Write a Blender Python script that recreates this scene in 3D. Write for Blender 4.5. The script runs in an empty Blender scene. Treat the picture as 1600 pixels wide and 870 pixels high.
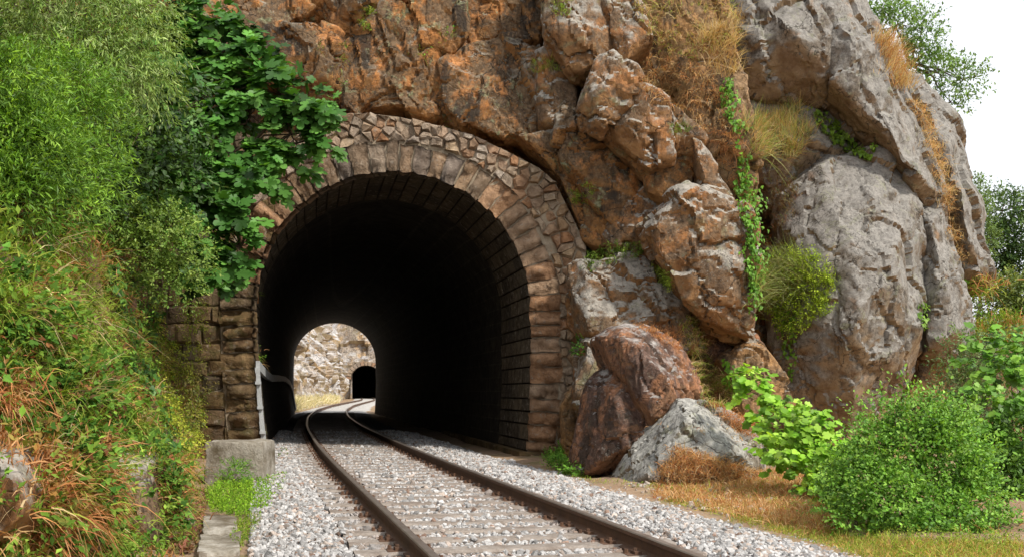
import bpy, bmesh, math, random
import numpy as np
from mathutils import Vector, Matrix
from mathutils.bvhtree import BVHTree
from mathutils.geometry import tessellate_polygon

S = bpy.context.scene
COL = S.collection
rng = np.random.default_rng(7)
random.seed(7)

# ------------------------------------------------------------------ camera, sky, sun, exposure
FPX, HOR, CAMZ = 1700.0, 610.0, 1.29          # focal length in px of a 1600 px wide frame, horizon row, eye height
cam_d = bpy.data.cameras.new("camera"); cam = bpy.data.objects.new("camera", cam_d); COL.objects.link(cam)
cam.location = (0, 0, CAMZ); cam.rotation_euler = (math.radians(90), 0, 0)
cam_d.sensor_width = 36; cam_d.lens = FPX / 1600 * 36
cam_d.shift_y = (HOR - 435) / 1600
cam_d.clip_start = 0.1; cam_d.clip_end = 3000
S.camera = cam

SUN_DIR = Vector((0.66, -0.62, 0.95)).normalized()      # towards the sun
w = bpy.data.worlds.new("World"); S.world = w; w.use_nodes = True
nt = w.node_tree; nt.nodes.clear()
wo = nt.nodes.new("ShaderNodeOutputWorld"); bg = nt.nodes.new("ShaderNodeBackground")
sky = nt.nodes.new("ShaderNodeTexSky"); sky.sky_type = 'NISHITA'; sky.sun_disc = False
sky.sun_elevation = math.asin(SUN_DIR.z); sky.sun_rotation = math.atan2(SUN_DIR.x, SUN_DIR.y)
sky.air_density = 1.2; sky.dust_density = 3.0
mx = nt.nodes.new("ShaderNodeMix"); mx.data_type = 'RGBA'
mx.inputs[0].default_value = 0.8
nt.links.new(sky.outputs[0], mx.inputs[6]); mx.inputs[7].default_value = (9.3, 9.5, 9.9, 1)   # high white cloud
nt.links.new(mx.outputs[2], bg.inputs[0]); bg.inputs[1].default_value = 0.1
nt.links.new(bg.outputs[0], wo.inputs[0])

sun_d = bpy.data.lights.new("sun", 'SUN'); sun = bpy.data.objects.new("sun", sun_d); COL.objects.link(sun)
sun_d.energy = 3.1; sun_d.angle = math.radians(5); sun_d.color = (1.0, 0.94, 0.85)
sun.rotation_euler = SUN_DIR.to_track_quat('Z', 'Y').to_euler()

S.view_settings.view_transform = 'Standard'; S.view_settings.look = 'None'
S.view_settings.gamma = 1; S.view_settings.use_curve_mapping = False
S.view_settings.exposure = 0.52
S.cycles.use_denoising = True
S.cycles.max_bounces = 6; S.cycles.diffuse_bounces = 3; S.cycles.transmission_bounces = 4
S.cycles.transparent_max_bounces = 4
S.cycles.caustics_reflective = False; S.cycles.caustics_refractive = False

# ------------------------------------------------------------------ helpers
def at(px, py, Y):
    return np.array(((px - 800) * Y / FPX, Y, CAMZ - (py - HOR) * Y / FPX))

def link(o, parent=None):
    COL.objects.link(o)
    if parent is not None: o.parent = parent
    return o

def tag(o, label, cat, group=None):
    o["label"] = label; o["category"] = cat
    if group: o["group"] = group
    return o

def structure(o, label=None):
    o["kind"] = "structure"
    return o

def empty(name, loc=(0, 0, 0)):
    o = bpy.data.objects.new(name, None); o.location = tuple(loc); o.empty_display_size = 0.2
    return link(o)

def mesh_np(name, V, F, mat=None, col=None, smooth=False):
    """mesh from numpy: V (n,3), F (m,k)"""
    V = np.asarray(V, np.float32); F = np.asarray(F, np.int32)
    me = bpy.data.meshes.new(name)
    me.vertices.add(len(V)); me.vertices.foreach_set("co", V.ravel())
    m, k = F.shape
    me.loops.add(m * k); me.loops.foreach_set("vertex_index", F.ravel())
    me.polygons.add(m)
    me.polygons.foreach_set("loop_start", np.arange(0, m * k, k, dtype=np.int32))
    me.polygons.foreach_set("loop_total", np.full(m, k, np.int32))
    me.polygons.foreach_set("use_smooth", np.full(m, smooth, bool))
    if col is not None:
        a = me.attributes.new("Col", 'FLOAT_COLOR', 'POINT')
        c = np.ones((len(V), 4), np.float32); c[:, :3] = col
        a.data.foreach_set("color", c.ravel())
    me.update(calc_edges=True); me.validate()
    if mat: me.materials.append(mat)
    return me

def add(name, me, parent=None, loc=None):
    o = bpy.data.objects.new(name, me)
    if loc is not None: o.location = tuple(loc)
    return link(o, parent)

def nrm(a):
    return a / np.maximum(np.linalg.norm(a, axis=-1, keepdims=True), 1e-9)

# ---- numpy noise
def _h(ix, iy, iz, s=0):
    n = (ix.astype(np.int64) * 73856093) ^ (iy.astype(np.int64) * 19349663) ^ (iz.astype(np.int64) * 83492791) ^ (s * 2654435761)
    n = (n ^ (n >> 13)) * 1274126177 & 0x7fffffff
    n = (n ^ (n >> 15)) * 668265263 & 0x7fffffff
    return ((n ^ (n >> 11)) & 0xffffff) / float(0x1000000)

def vnoise(p, s=0):
    i = np.floor(p); f = p - i; i = i.astype(np.int64); f = f * f * f * (f * (f * 6 - 15) + 10)
    r = 0
    for dx in (0, 1):
        for dy in (0, 1):
            for dz in (0, 1):
                wgt = (f[:, 0] if dx else 1 - f[:, 0]) * (f[:, 1] if dy else 1 - f[:, 1]) * (f[:, 2] if dz else 1 - f[:, 2])
                r = r + wgt * _h(i[:, 0] + dx, i[:, 1] + dy, i[:, 2] + dz, s)
    return r * 2 - 1

def fbm(p, oct=4, s=0, gain=0.5):
    r = 0; a = 1.0; q = np.array(p, float)
    for k in range(oct):
        r = r + a * vnoise(q + 17.3 * k, s + k); q = q * 2.03; a *= gain
    return r

def facet(p, s=0):
    """worley cells, each with its own offset and tilt: broken-stone facets; returns (height, edge distance)"""
    i = np.floor(p).astype(np.int64)
    f1 = np.full(len(p), 9.0); f2 = np.full(len(p), 9.0); h = np.zeros(len(p))
    for dx in (-1, 0, 1):
        for dy in (-1, 0, 1):
            for dz in (-1, 0, 1):
                c = i + np.array((dx, dy, dz))
                r = [_h(c[:, 0], c[:, 1], c[:, 2], s + k) for k in range(7)]
                q = c + np.stack(r[:3], 1); d = p - q; dist = np.linalg.norm(d, axis=1)
                hh = (r[3] - .5) * 1.0 + d[:, 0] * (r[4] - .5) * 1.5 + d[:, 1] * (r[5] - .5) * 1.5 + d[:, 2] * (r[6] - .5) * 1.5
                nearer = dist < f1
                f2 = np.where(nearer, f1, np.minimum(f2, dist)); f1 = np.where(nearer, dist, f1); h = np.where(nearer, hh, h)
    return h, f2 - f1

# ---- materials
class NT:
    def __init__(s, name):
        s.m = bpy.data.materials.new(name); s.m.use_nodes = True; s.t = s.m.node_tree; s.t.nodes.clear()
        s.out = s.n("ShaderNodeOutputMaterial")
    def n(s, t, **kw):
        x = s.t.nodes.new(t)
        for k, v in kw.items(): setattr(x, k, v)
        return x
    def l(s, a, b): s.t.links.new(a, b)
    def put(s, sock, v):
        if hasattr(v, "links"): s.l(v, sock)
        else: sock.default_value = v
    def noise(s, vec, scale, detail=5, rough=.6, dist=0):
        x = s.n("ShaderNodeTexNoise"); s.l(vec, x.inputs["Vector"]); x.inputs["Scale"].default_value = scale
        x.inputs["Detail"].default_value = detail; x.inputs["Roughness"].default_value = rough; x.inputs["Distortion"].default_value = dist
        return x.outputs[0]
    def mapping(s, vec, scale):
        x = s.n("ShaderNodeMapping"); s.l(vec, x.inputs[0]); x.inputs["Scale"].default_value = scale; return x.outputs[0]
    def ramp(s, v, lo, hi, a=0.0, b=1.0):
        x = s.n("ShaderNodeMapRange"); s.put(x.inputs[0], v)
        x.inputs[1].default_value = lo; x.inputs[2].default_value = hi; x.inputs[3].default_value = a; x.inputs[4].default_value = b
        return x.outputs[0]
    def math(s, op, a, b=0.0):
        x = s.n("ShaderNodeMath", operation=op); s.put(x.inputs[0], a); s.put(x.inputs[1], b); return x.outputs[0]
    def mix(s, f, a, b, mode='MIX'):
        x = s.n("ShaderNodeMix", data_type='RGBA', blend_type=mode); s.put(x.inputs[0], f)
        s.put(x.inputs[6], (*a, 1) if isinstance(a, tuple) else a); s.put(x.inputs[7], (*b, 1) if isinstance(b, tuple) else b)
        return x.outputs[2]
    def bump(s, h, strength, dist=0.05, normal=None):
        x = s.n("ShaderNodeBump"); x.inputs["Strength"].default_value = strength; x.inputs["Distance"].default_value = dist
        s.l(h, x.inputs["Height"])
        if normal is not None: s.l(normal, x.inputs["Normal"])
        return x.outputs[0]
    def bsdf(s, color, rough=.85, spec=.2, normal=None, metal=0.0):
        b = s.n("ShaderNodeBsdfPrincipled"); s.put(b.inputs["Base Color"], (*color, 1) if isinstance(color, tuple) else color)
        s.put(b.inputs["Roughness"], rough); b.inputs["Specular IOR Level"].default_value = spec; s.put(b.inputs["Metallic"], metal)
        if normal is not None: s.l(normal, b.inputs["Normal"])
        return b.outputs[0]
    def done(s, sh): s.l(sh, s.out.inputs[0]); return s.m

def pos(t): return t.n("ShaderNodeNewGeometry").outputs["Position"]

def rock_mat(name, base, rust, grey, rust_at=.5, grey_at=.35, up_grey=.5, dark=.5, moss=.3, speck=.5, bump=1.0, gc=.45, ps=1.0):
    t = NT(name); g = t.n("ShaderNodeNewGeometry"); P = t.mapping(g.outputs["Position"], (ps, ps, ps)) if ps != 1 else g.outputs["Position"]
    big = t.noise(P, .55, 5, .6, .8); mid = t.noise(P, 2.3, 7, .68, .4); fine = t.noise(P, 11, 8, .7); grain = t.noise(P, 55, 3, .7)
    sep = t.n("ShaderNodeSeparateXYZ"); t.l(g.outputs["Normal"], sep.inputs[0])
    rm = t.ramp(t.math('ADD', t.math('MULTIPLY', big, .62), t.math('MULTIPLY', mid, .42)), rust_at - .015, rust_at + .05)
    c = t.mix(rm, base, rust)
    c = t.mix(t.ramp(fine, .36, .64), t.mix(1.0, c, (.36, .34, .33), 'MULTIPLY'), c)
    c = t.mix(t.ramp(mid, .56, .74, 0, .65), c, (min(rust[0] * 1.35, .8), rust[1] * 1.5, rust[2] * 2.0))
    st = t.noise(t.mapping(P, (2.2, 2.2, .38)), 1.0, 6, .65, .5)
    c = t.mix(t.ramp(st, .53, .60, 0, dark), c, (.04, .032, .025))
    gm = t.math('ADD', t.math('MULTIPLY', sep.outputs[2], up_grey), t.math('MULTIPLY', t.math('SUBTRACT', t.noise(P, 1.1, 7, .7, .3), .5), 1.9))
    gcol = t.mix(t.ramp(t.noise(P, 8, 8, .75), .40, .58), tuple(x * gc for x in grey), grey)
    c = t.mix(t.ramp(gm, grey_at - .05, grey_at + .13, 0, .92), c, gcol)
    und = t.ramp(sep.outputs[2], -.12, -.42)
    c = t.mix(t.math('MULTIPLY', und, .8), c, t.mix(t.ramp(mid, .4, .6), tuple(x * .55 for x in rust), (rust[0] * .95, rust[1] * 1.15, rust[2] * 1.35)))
    ms = t.math('ADD', t.noise(P, 1.7, 8, .72, 1.0), t.math('MULTIPLY', fine, .25))
    c = t.mix(t.ramp(ms, .69, .76, 0, moss), c, t.mix(t.ramp(fine, .4, .6), (.12, .13, .05), (.27, .28, .17)))
    sp = t.math('MULTIPLY', t.ramp(t.noise(P, 24, 4, .75), .57, .63), t.ramp(t.noise(P, 1.6, 5, .6), .42, .6))
    c = t.mix(t.math('MULTIPLY', sp, speck), c, (.44, .43, .38))
    dk = t.math('MULTIPLY', t.ramp(t.noise(P, 15, 6, .8, .5), .53, .60), t.ramp(t.noise(P, .9, 5, .65, .6), .40, .60, .15, .8))
    c = t.mix(dk, c, (.045, .04, .036))
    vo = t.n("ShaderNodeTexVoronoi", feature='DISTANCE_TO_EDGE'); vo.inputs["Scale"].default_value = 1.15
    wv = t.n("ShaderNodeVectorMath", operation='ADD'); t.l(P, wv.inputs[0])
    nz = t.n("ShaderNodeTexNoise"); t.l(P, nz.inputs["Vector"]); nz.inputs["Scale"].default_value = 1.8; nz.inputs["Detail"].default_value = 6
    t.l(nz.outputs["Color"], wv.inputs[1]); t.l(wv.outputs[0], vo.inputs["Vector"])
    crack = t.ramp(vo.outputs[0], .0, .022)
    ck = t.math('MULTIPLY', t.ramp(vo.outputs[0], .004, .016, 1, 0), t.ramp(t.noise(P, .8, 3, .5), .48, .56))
    c = t.mix(t.math('MULTIPLY', ck, .8), c, (.03, .025, .02))  # thin crack lines: dirt, plus the crack's shade painted into the colour
    h = t.math('ADD', t.math('MULTIPLY', fine, .8), t.math('MULTIPLY', grain, .2))
    h = t.math('ADD', h, t.math('MULTIPLY', mid, 1.2)); h = t.math('ADD', h, t.math('MULTIPLY', crack, .32))
    return t.done(t.bsdf(c, .9, .15, t.bump(h, .62 * bump, .10)))

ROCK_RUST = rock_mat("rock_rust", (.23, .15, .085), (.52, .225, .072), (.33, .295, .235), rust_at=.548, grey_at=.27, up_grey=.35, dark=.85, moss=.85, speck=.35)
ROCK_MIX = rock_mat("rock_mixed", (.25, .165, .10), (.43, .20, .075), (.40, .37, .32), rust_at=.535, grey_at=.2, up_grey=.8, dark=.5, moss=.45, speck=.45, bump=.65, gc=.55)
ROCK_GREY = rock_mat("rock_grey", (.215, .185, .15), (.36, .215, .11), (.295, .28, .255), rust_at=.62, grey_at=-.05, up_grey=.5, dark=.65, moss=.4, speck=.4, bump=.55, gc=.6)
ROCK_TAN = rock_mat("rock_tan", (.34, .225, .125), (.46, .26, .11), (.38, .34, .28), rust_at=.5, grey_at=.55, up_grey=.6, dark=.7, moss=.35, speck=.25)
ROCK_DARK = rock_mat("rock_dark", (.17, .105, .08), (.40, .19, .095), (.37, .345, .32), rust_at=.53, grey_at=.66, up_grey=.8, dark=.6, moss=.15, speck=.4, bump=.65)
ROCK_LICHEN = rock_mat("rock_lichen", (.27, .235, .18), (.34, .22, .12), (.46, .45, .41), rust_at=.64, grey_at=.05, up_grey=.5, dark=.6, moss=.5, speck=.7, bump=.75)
ROCK_FAR = rock_mat("rock_far", (.48, .41, .34), (.56, .38, .2), (.56, .54, .53), rust_at=.56, grey_at=.15, up_grey=.4, dark=.5, moss=.3, speck=.2, ps=.33)  # rock past the far mouth: sunlit brightness is put into these colours

def masonry_mat(name, cols, moss=0.0, dirt=.5, bump=1.0):
    t = NT(name); P = pos(t); oi = t.n("ShaderNodeObjectInfo").outputs["Random"]
    cr = t.n("ShaderNodeValToRGB"); t.l(oi, cr.inputs[0]); e = cr.color_ramp.elements
    while len(e) < len(cols): e.new(.5)
    for k, c in enumerate(cols): e[k].position = k / (len(cols) - 1); e[k].color = (*c, 1)
    mid = t.noise(P, 5, 7, .7, .4); fine = t.noise(P, 26, 6, .7); big = t.noise(P, .9, 4, .6, .5)
    c = t.mix(t.ramp(mid, .38, .62), t.mix(1.0, cr.outputs[0], (.45, .42, .4), 'MULTIPLY'), cr.outputs[0])
    c = t.mix(t.ramp(t.noise(P, 8, 6, .75), .56, .66, 0, .6), c, (.40, .345, .28))
    c = t.mix(t.ramp(t.math('ADD', t.math('MULTIPLY', big, .7), t.math('MULTIPLY', mid, .4)), .56, .68, 0, dirt), c, (.055, .042, .032))
    if moss: c = t.mix(t.ramp(t.noise(P, 3.1, 7, .7, 1), .47, .62, 0, moss), c, (.075, .075, .025))
    h = t.math('ADD', mid, t.math('MULTIPLY', fine, .45))
    return t.done(t.bsdf(c, .92, .12, t.bump(h, 1.0 * bump, .085)))

STONE_ARCH = masonry_mat("stone_arch", [(.30, .22, .15), (.42, .28, .17), (.36, .29, .22), (.46, .31, .19), (.28, .23, .19)])
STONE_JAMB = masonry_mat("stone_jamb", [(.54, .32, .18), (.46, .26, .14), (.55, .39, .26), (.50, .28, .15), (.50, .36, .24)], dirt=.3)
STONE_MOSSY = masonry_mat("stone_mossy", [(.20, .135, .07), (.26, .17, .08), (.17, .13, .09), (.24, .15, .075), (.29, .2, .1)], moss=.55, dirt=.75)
STONE_RUBBLE = masonry_mat("stone_rubble", [(.50, .33, .19), (.55, .39, .24), (.46, .37, .27), (.50, .26, .13), (.46, .34, .23), (.58, .46, .34)], dirt=.2)
STONE_PALE = masonry_mat("stone_pale", [(.58, .47, .36), (.46, .35, .25), (.40, .33, .27), (.62, .53, .43), (.46, .28, .17), (.54, .42, .31)], dirt=.3)
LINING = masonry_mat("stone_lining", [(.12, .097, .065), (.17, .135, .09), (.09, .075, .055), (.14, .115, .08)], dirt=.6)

def simple_mat(name, a, b, scale=6, rough=.9, bump=.5, dirt=(.05, .04, .03), damt=.3, bd=.03, spec=.2):
    t = NT(name); P = pos(t); n1 = t.noise(P, scale, 7, .7, .3); n2 = t.noise(P, scale * 6, 5, .7); n3 = t.noise(P, scale * .25, 5, .6, .4)
    c = t.mix(t.ramp(n1, .35, .66), a, b); c = t.mix(t.ramp(n2, .3, .75), t.mix(1.0, c, (.65, .65, .65), 'MULTIPLY'), c)
    c = t.mix(t.ramp(n3, .5, .66, 0, damt), c, dirt)
    return t.done(t.bsdf(c, rough, spec, t.bump(t.math('ADD', n1, t.math('MULTIPLY', n2, .5)), bump, bd)))

MORTAR = simple_mat("mortar", (.50, .41, .30), (.36, .28, .19), 9, .95, 1.0)
CONCRETE = simple_mat("concrete", (.27, .23, .17), (.56, .52, .45), 5.0, .9, .9, (.11, .085, .05), .9, .04)
EARTH = simple_mat("earth", (.17, .10, .06), (.27, .17, .10), 3, .95, .8, (.06, .05, .025), .5, .06)
VERGE = simple_mat("verge_soil", (.34, .22, .135), (.46, .33, .22), 4, .95, .8, (.16, .15, .05), .7, .05)
BED = simple_mat("ballast_bed", (.17, .155, .145), (.34, .32, .305), 26, .95, 1.0, (.10, .08, .06), .5, .05)
FARBED = simple_mat("far_ballast", (.50, .48, .45), (.64, .62, .58), 14, .95, .8, (.3, .28, .25), .2, .05)  # ballast whitened so the exit looks sunlit; that light is in the colour
BARK = simple_mat("bark", (.12, .085, .055), (.2, .15, .105), 14, .9, .6)
WOOD = simple_mat("sleeper_wood", (.24, .195, .16), (.41, .36, .315), 7, .9, .7, (.10, .065, .045), .5, .02)
RUST = simple_mat("rusty_steel", (.10, .052, .03), (.17, .085, .045), 9, .75, .3, (.05, .03, .02), .5, .01, .4)
GALV = simple_mat("galvanised", (.50, .52, .52), (.60, .62, .62), 5, .5, .1, (.25, .24, .22), .35, .01, .4)
def _head():
    t = NT("worn_rail_head"); P = pos(t); n = t.noise(P, 5, 5, .6)
    c = t.mix(t.ramp(n, .3, .7), (.30, .235, .19), (.46, .40, .35))
    return t.done(t.bsdf(c, .34, .5, None, .75))
HEAD = _head()

def attr_mat(name, rough=.9, spec=.15, bumpy=0, transl=0.0):
    t = NT(name); a = t.n("ShaderNodeAttribute", attribute_name="Col").outputs["Color"]
    nm = None
    if bumpy:
        P = pos(t); n = t.noise(P, 40, 5, .7); nm = t.bump(n, .6, .02)
        a = t.mix(t.ramp(n, .3, .7), t.mix(1.0, a, (.7, .7, .7), 'MULTIPLY'), a)
    sh = t.bsdf(a, rough, spec, nm)
    if transl:
        tr = t.n("ShaderNodeBsdfTranslucent"); t.l(t.mix(1.0, a, (1.25, 1.15, .5), 'MULTIPLY'), tr.inputs[0])
        ms = t.n("ShaderNodeMixShader"); ms.inputs[0].default_value = transl; t.l(sh, ms.inputs[1]); t.l(tr.outputs[0], ms.inputs[2]); sh = ms.outputs[0]
    return t.done(sh)
PEBBLE = attr_mat("ballast_stone", .9, .15, 1)
LEAF = attr_mat("leaf", .5, .35, 0, .32)
LEAF_MATT = attr_mat("leaf_matt", .75, .15, 0, .3)
BLADE = attr_mat("grass_blade", .8, .1, 0, .3)

def leaf_obj_mat(name, cols, transl=.3):
    t = NT(name); oi = t.n("ShaderNodeObjectInfo").outputs["Random"]
    cr = t.n("ShaderNodeValToRGB"); t.l(oi, cr.inputs[0]); e = cr.color_ramp.elements
    while len(e) < len(cols): e.new(.5)
    for k, c in enumerate(cols): e[k].position = k / (len(cols) - 1); e[k].color = (*c, 1)
    sh = t.bsdf(cr.outputs[0], .48, .4)
    tr = t.n("ShaderNodeBsdfTranslucent"); t.l(t.mix(1.0, cr.outputs[0], (1.25, 1.15, .5), 'MULTIPLY'), tr.inputs[0])
    ms = t.n("ShaderNodeMixShader"); ms.inputs[0].default_value = transl; t.l(sh, ms.inputs[1]); t.l(tr.outputs[0], ms.inputs[2])
    return t.done(ms.outputs[0])

# ------------------------------------------------------------------ the line of the track and the tunnel
_tk = np.array([(-12, 4.9), (0, 2.08), (7.4, .353), (14, -1.20), (21.2, -2.86), (34, -5.55), (47.6, -8.05), (65, -10.8), (86, -13.4), (110, -15.7), (135, -18.0), (155, -20.4), (178, -23.7), (200, -27.3)])
def _spline():
    ys = np.arange(-12, 200, .25); xs = np.interp(ys, _tk[:, 0], _tk[:, 1])
    k = np.hanning(61); k /= k.sum()
    xp = np.concatenate([xs[0] + (xs[0] - xs[1:31][::-1]), xs, xs[-1] + (xs[-1] - xs[-31:-1][::-1])])
    return ys, np.convolve(xp, k, 'valid')
TY, TX = _spline()
def track_x(Y): return np.interp(Y, TY, TX)
def track_slope(Y): return (track_x(np.asarray(Y) + .5) - track_x(np.asarray(Y) - .5))

YP, YF = 22.0, 65.0                                   # near and far mouth of the tunnel
def intrados(far=False, n=240):
    """profile from left foot over the crown to right foot, resampled by arc length: (x, z)"""
    if not far: xc, zs, R, rise, lb, rb, zb = -2.446, 3.0, 2.808, 2.716, -5.02, .262, -.25
    else: xc, zs, R, rise, lb, rb, zb = -10.59, 3.05, 2.43, 2.27, -12.95, -8.22, -.25
    a = np.linspace(math.pi, 0, 120)
    arc = np.stack([xc + R * np.cos(a), zs + rise * np.sin(a)], 1)
    tt = np.linspace(0, 1, 50)[:, None]
    left = (1 - tt) * np.array((lb, zb)) + tt * arc[0] - np.stack([np.sin(tt[:, 0] * math.pi) * .05, 0 * tt[:, 0]], 1)
    right = (1 - tt) * arc[-1] + tt * np.array((rb, zb)) + np.stack([np.sin(tt[:, 0] * math.pi) * .05, 0 * tt[:, 0]], 1)
    p = np.concatenate([left[:-1], arc, right[1:]])
    s = np.concatenate([[0], np.cumsum(np.linalg.norm(np.diff(p, axis=0), axis=1))])
    u = np.linspace(0, s[-1], n)
    return np.stack([np.interp(u, s, p[:, 0]), np.interp(u, s, p[:, 1])], 1), s[-1]
IN, IN_LEN = intrados(); FA, _ = intrados(True)
def ring(Y):
    f = (Y - YP) / (YF - YP); return IN * (1 - f) + FA * f
def normals2(p):
    t = np.gradient(p, axis=0); t /= np.linalg.norm(t, axis=1, keepdims=True)
    return np.stack([-t[:, 1], t[:, 0]], 1)           # outward of the opening
IN_N = normals2(IN)
def inp(u, off=0.0):
    k = np.clip(u, 0, 1) * (len(IN) - 1)
    i = np.arange(len(IN))
    q = np.stack([np.interp(k, i, IN[:, 0]), np.interp(k, i, IN[:, 1])], -1)
    nn = np.stack([np.interp(k, i, IN_N[:, 0]), np.interp(k, i, IN_N[:, 1])], -1)
    return q + nn * off

SOLID_V, SOLID_F = [], []                             # everything plants can grow on
_nv = 0
def solid(V, F):
    global _nv
    F = np.asarray(F); V = np.asarray(V)
    if F.shape[1] == 4: F = np.concatenate([F[:, [0, 1, 2]], F[:, [0, 2, 3]]])
    SOLID_V.append(V); SOLID_F.append(F + _nv); _nv += len(V)

def grid_faces(nu, nv):
    i, j = np.meshgrid(np.arange(nu - 1), np.arange(nv - 1), indexing='ij')
    a = (i * nv + j).ravel(); return np.stack([a, a + nv, a + nv + 1, a + 1], 1)

# ------------------------------------------------------------------ ground
def ground_z(X, Y):
    z = -.06 + 0 * X
    z = z + .22 * np.clip((X - track_x(np.clip(Y, -12, 190)) - 3.4) / 4, 0, 1) * np.clip((24 - Y) / 6, 0, 1)
    z = z - np.clip(X - 9, 0, 400) * .10 * np.clip((Y - 5) / 10, 0, 1)
    z = np.where(X > 60, np.maximum(z, -6 + 0 * X), z)
    return z
def lay_ground():
    xs = np.concatenate([np.linspace(-900, -45, 22), np.linspace(-42, -8, 20), np.arange(-7.5, 14, .18), np.linspace(14.5, 45, 26), np.linspace(50, 900, 24)])
    ys = np.concatenate([np.linspace(-40, 3.5, 12), np.arange(4, 23, .18), np.linspace(23.5, 200, 60), np.linspace(220, 1800, 24)])
    X, Y = np.meshgrid(xs, ys, indexing='ij')
    Z = ground_z(X, Y)
    p = np.stack([X.ravel(), Y.ravel(), 0 * X.ravel()], 1)
    Z = Z + (.05 * fbm(p * 1.1, 3, 5) + .02 * fbm(p * 4, 2, 8)).reshape(X.shape) * np.where(np.abs(X - track_x(np.clip(Y, -12, 190))) < 3, .3, 1)
    V = np.stack([X.ravel(), Y.ravel(), Z.ravel()], 1); F = grid_faces(len(xs), len(ys))
    structure(add("ground", mesh_np("ground", V, F, VERGE, smooth=True)))
    m = (np.abs(V[F[:, 0], 0]) < 20) & (V[F[:, 0], 1] < 40) & (V[F[:, 0], 1] > 3)
    solid(V, F[m])
lay_ground()

# ------------------------------------------------------------------ track bed
def bed_z(u, Y):
    au = np.abs(u)
    z = .015 - np.clip(au - 1.75, 0, 1.6) * .13
    return z
def lay_bed(name, y0, y1, mat, dy, wl, wr):
    ys = np.arange(y0, y1 + dy * .5, dy); us = np.linspace(-wl, wr, 56)
    U, Y = np.meshgrid(us, ys, indexing='ij')
    p = np.stack([U.ravel(), Y.ravel(), 0 * U.ravel()], 1)
    Z = bed_z(U, Y) - .03 + (.03 * fbm(p * 6, 3, 3)).reshape(U.shape)
    edge = (np.abs(us - us[0]) < 1e-6) | (np.abs(us - us[-1]) < 1e-6); Z[edge] -= .25
    V = np.stack([(U + track_x(Y)).ravel(), Y.ravel(), Z.ravel()], 1)
    structure(add(name, mesh_np(name, V, grid_faces(len(us), len(ys)), mat, smooth=True)))
lay_bed("track_bed", -8, 64, BED, .12, 2.15, 3.3)
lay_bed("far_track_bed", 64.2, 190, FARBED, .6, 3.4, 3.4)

# ------------------------------------------------------------------ rock face behind everything
def cliff_face():
    k = np.array([  # plan of the face: X, Y, lean back per metre of height
        (-12, 21.0, .10), (-8, 22.2, .08), (-6.3, 23.2, .03), (-3, 23.2, .02), (1.3, 22.9, .02), (2.2, 21.8, .06), (4.0, 21.7, .09), (4.8, 23.6, .10),
        (5.4, 26.3, .08), (6.6, 26.8, .08), (8.6, 26.9, .12), (10.0, 27.9, .16), (11.2, 31, .2), (12.5, 40, .2), (15, 62, .2)])
    seg = np.concatenate([[0], np.cumsum(np.linalg.norm(np.diff(k[:, :2], axis=0), axis=1))])
    n = 330; uu = np.concatenate([np.linspace(0, 27, 300), np.linspace(27.3, seg[-1], 30)]); zz = np.arange(-.4, 12.6, .085)
    kx, ky, kl = (np.interp(uu, seg, k[:, i]) for i in range(3))
    h = np.hanning(9); h /= h.sum()
    kx = np.convolve(np.pad(kx, 4, 'edge'), h, 'valid'); ky = np.convolve(np.pad(ky, 4, 'edge'), h, 'valid')
    U, Z = np.meshgrid(np.arange(len(uu)), zz, indexing='ij')
    X = kx[U]; Y = ky[U] + kl[U] * np.clip(Z, 0, 20)
    X = X - np.clip(X - 8.2, 0, 9) * np.clip(Z - 2, 0, 10) * .085
    p = np.stack([X.ravel(), Y.ravel(), Z.ravel()], 1)
    f1, e1 = facet(p * np.array((.75, .75, .6)), 3); f2, e2 = facet(p * 2.0, 9)
    d = .5 * f1 + .25 * f2 + .1 * fbm(p * 2.2, 4, 2) - .2 * np.clip(1 - e1 / .12, 0, 1)
    V = p + np.array((.1, -1.0, .1)) * d[:, None]
    # top runs back as the hill
    nz = len(zz)
    F = grid_faces(len(uu), nz)
    c = V[F].mean(1)
    # opening for the tunnel
    lim = np.stack([inp(np.linspace(0, 1, 200), .35)], 0)[0]
    inside = np.zeros(len(F), bool)
    def inpoly(px, pz, poly):
        r = np.zeros(len(px), bool); j = len(poly) - 1
        for i in range(len(poly)):
            xi, zi = poly[i]; xj, zj = poly[j]
            hit = ((zi > pz) != (zj > pz)) & (px < (xj - xi) * (pz - zi) / (zj - zi + 1e-12) + xi); r ^= hit; j = i
        return r
    poly = np.concatenate([lim, [(lim[-1, 0], -3), (lim[0, 0], -3)]])
    inside = inpoly(c[:, 0], c[:, 2], poly)
    F = F[~inside]
    solid(V, F)
    # hill behind the edge of the face
    top = V.reshape(len(uu), nz, 3)[:, -1]
    rows = [top]
    for k2 in range(1, 10):
        q = top.copy(); q[:, 1] = top[:, 1] + (60 - top[:, 1]).clip(0) * (k2 / 9); q[:, 2] += 3.0 * math.sin(k2 / 9 * 1.5) + .4 * fbm(q * .3, 3, 4)
        rows.append(q)
    H = np.stack(rows, 1).reshape(-1, 3)
    HF = grid_faces(len(uu), 10) + len(V)
    structure(add("cliff", mesh_np("cliff", np.concatenate([V, H]), np.concatenate([F, HF]), ROCK_RUST, smooth=False)))
cliff_face()

# ------------------------------------------------------------------ rocks
def hull_mesh(points):
    bm = bmesh.new()
    for p in points: bm.verts.new(tuple(p))
    r = bmesh.ops.convex_hull(bm, input=bm.verts[:])
    dead = [g for g in r["geom_interior"] if isinstance(g, bmesh.types.BMVert)]
    if dead: bmesh.ops.delete(bm, geom=list(set(dead)), context='VERTS')
    return bm

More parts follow.
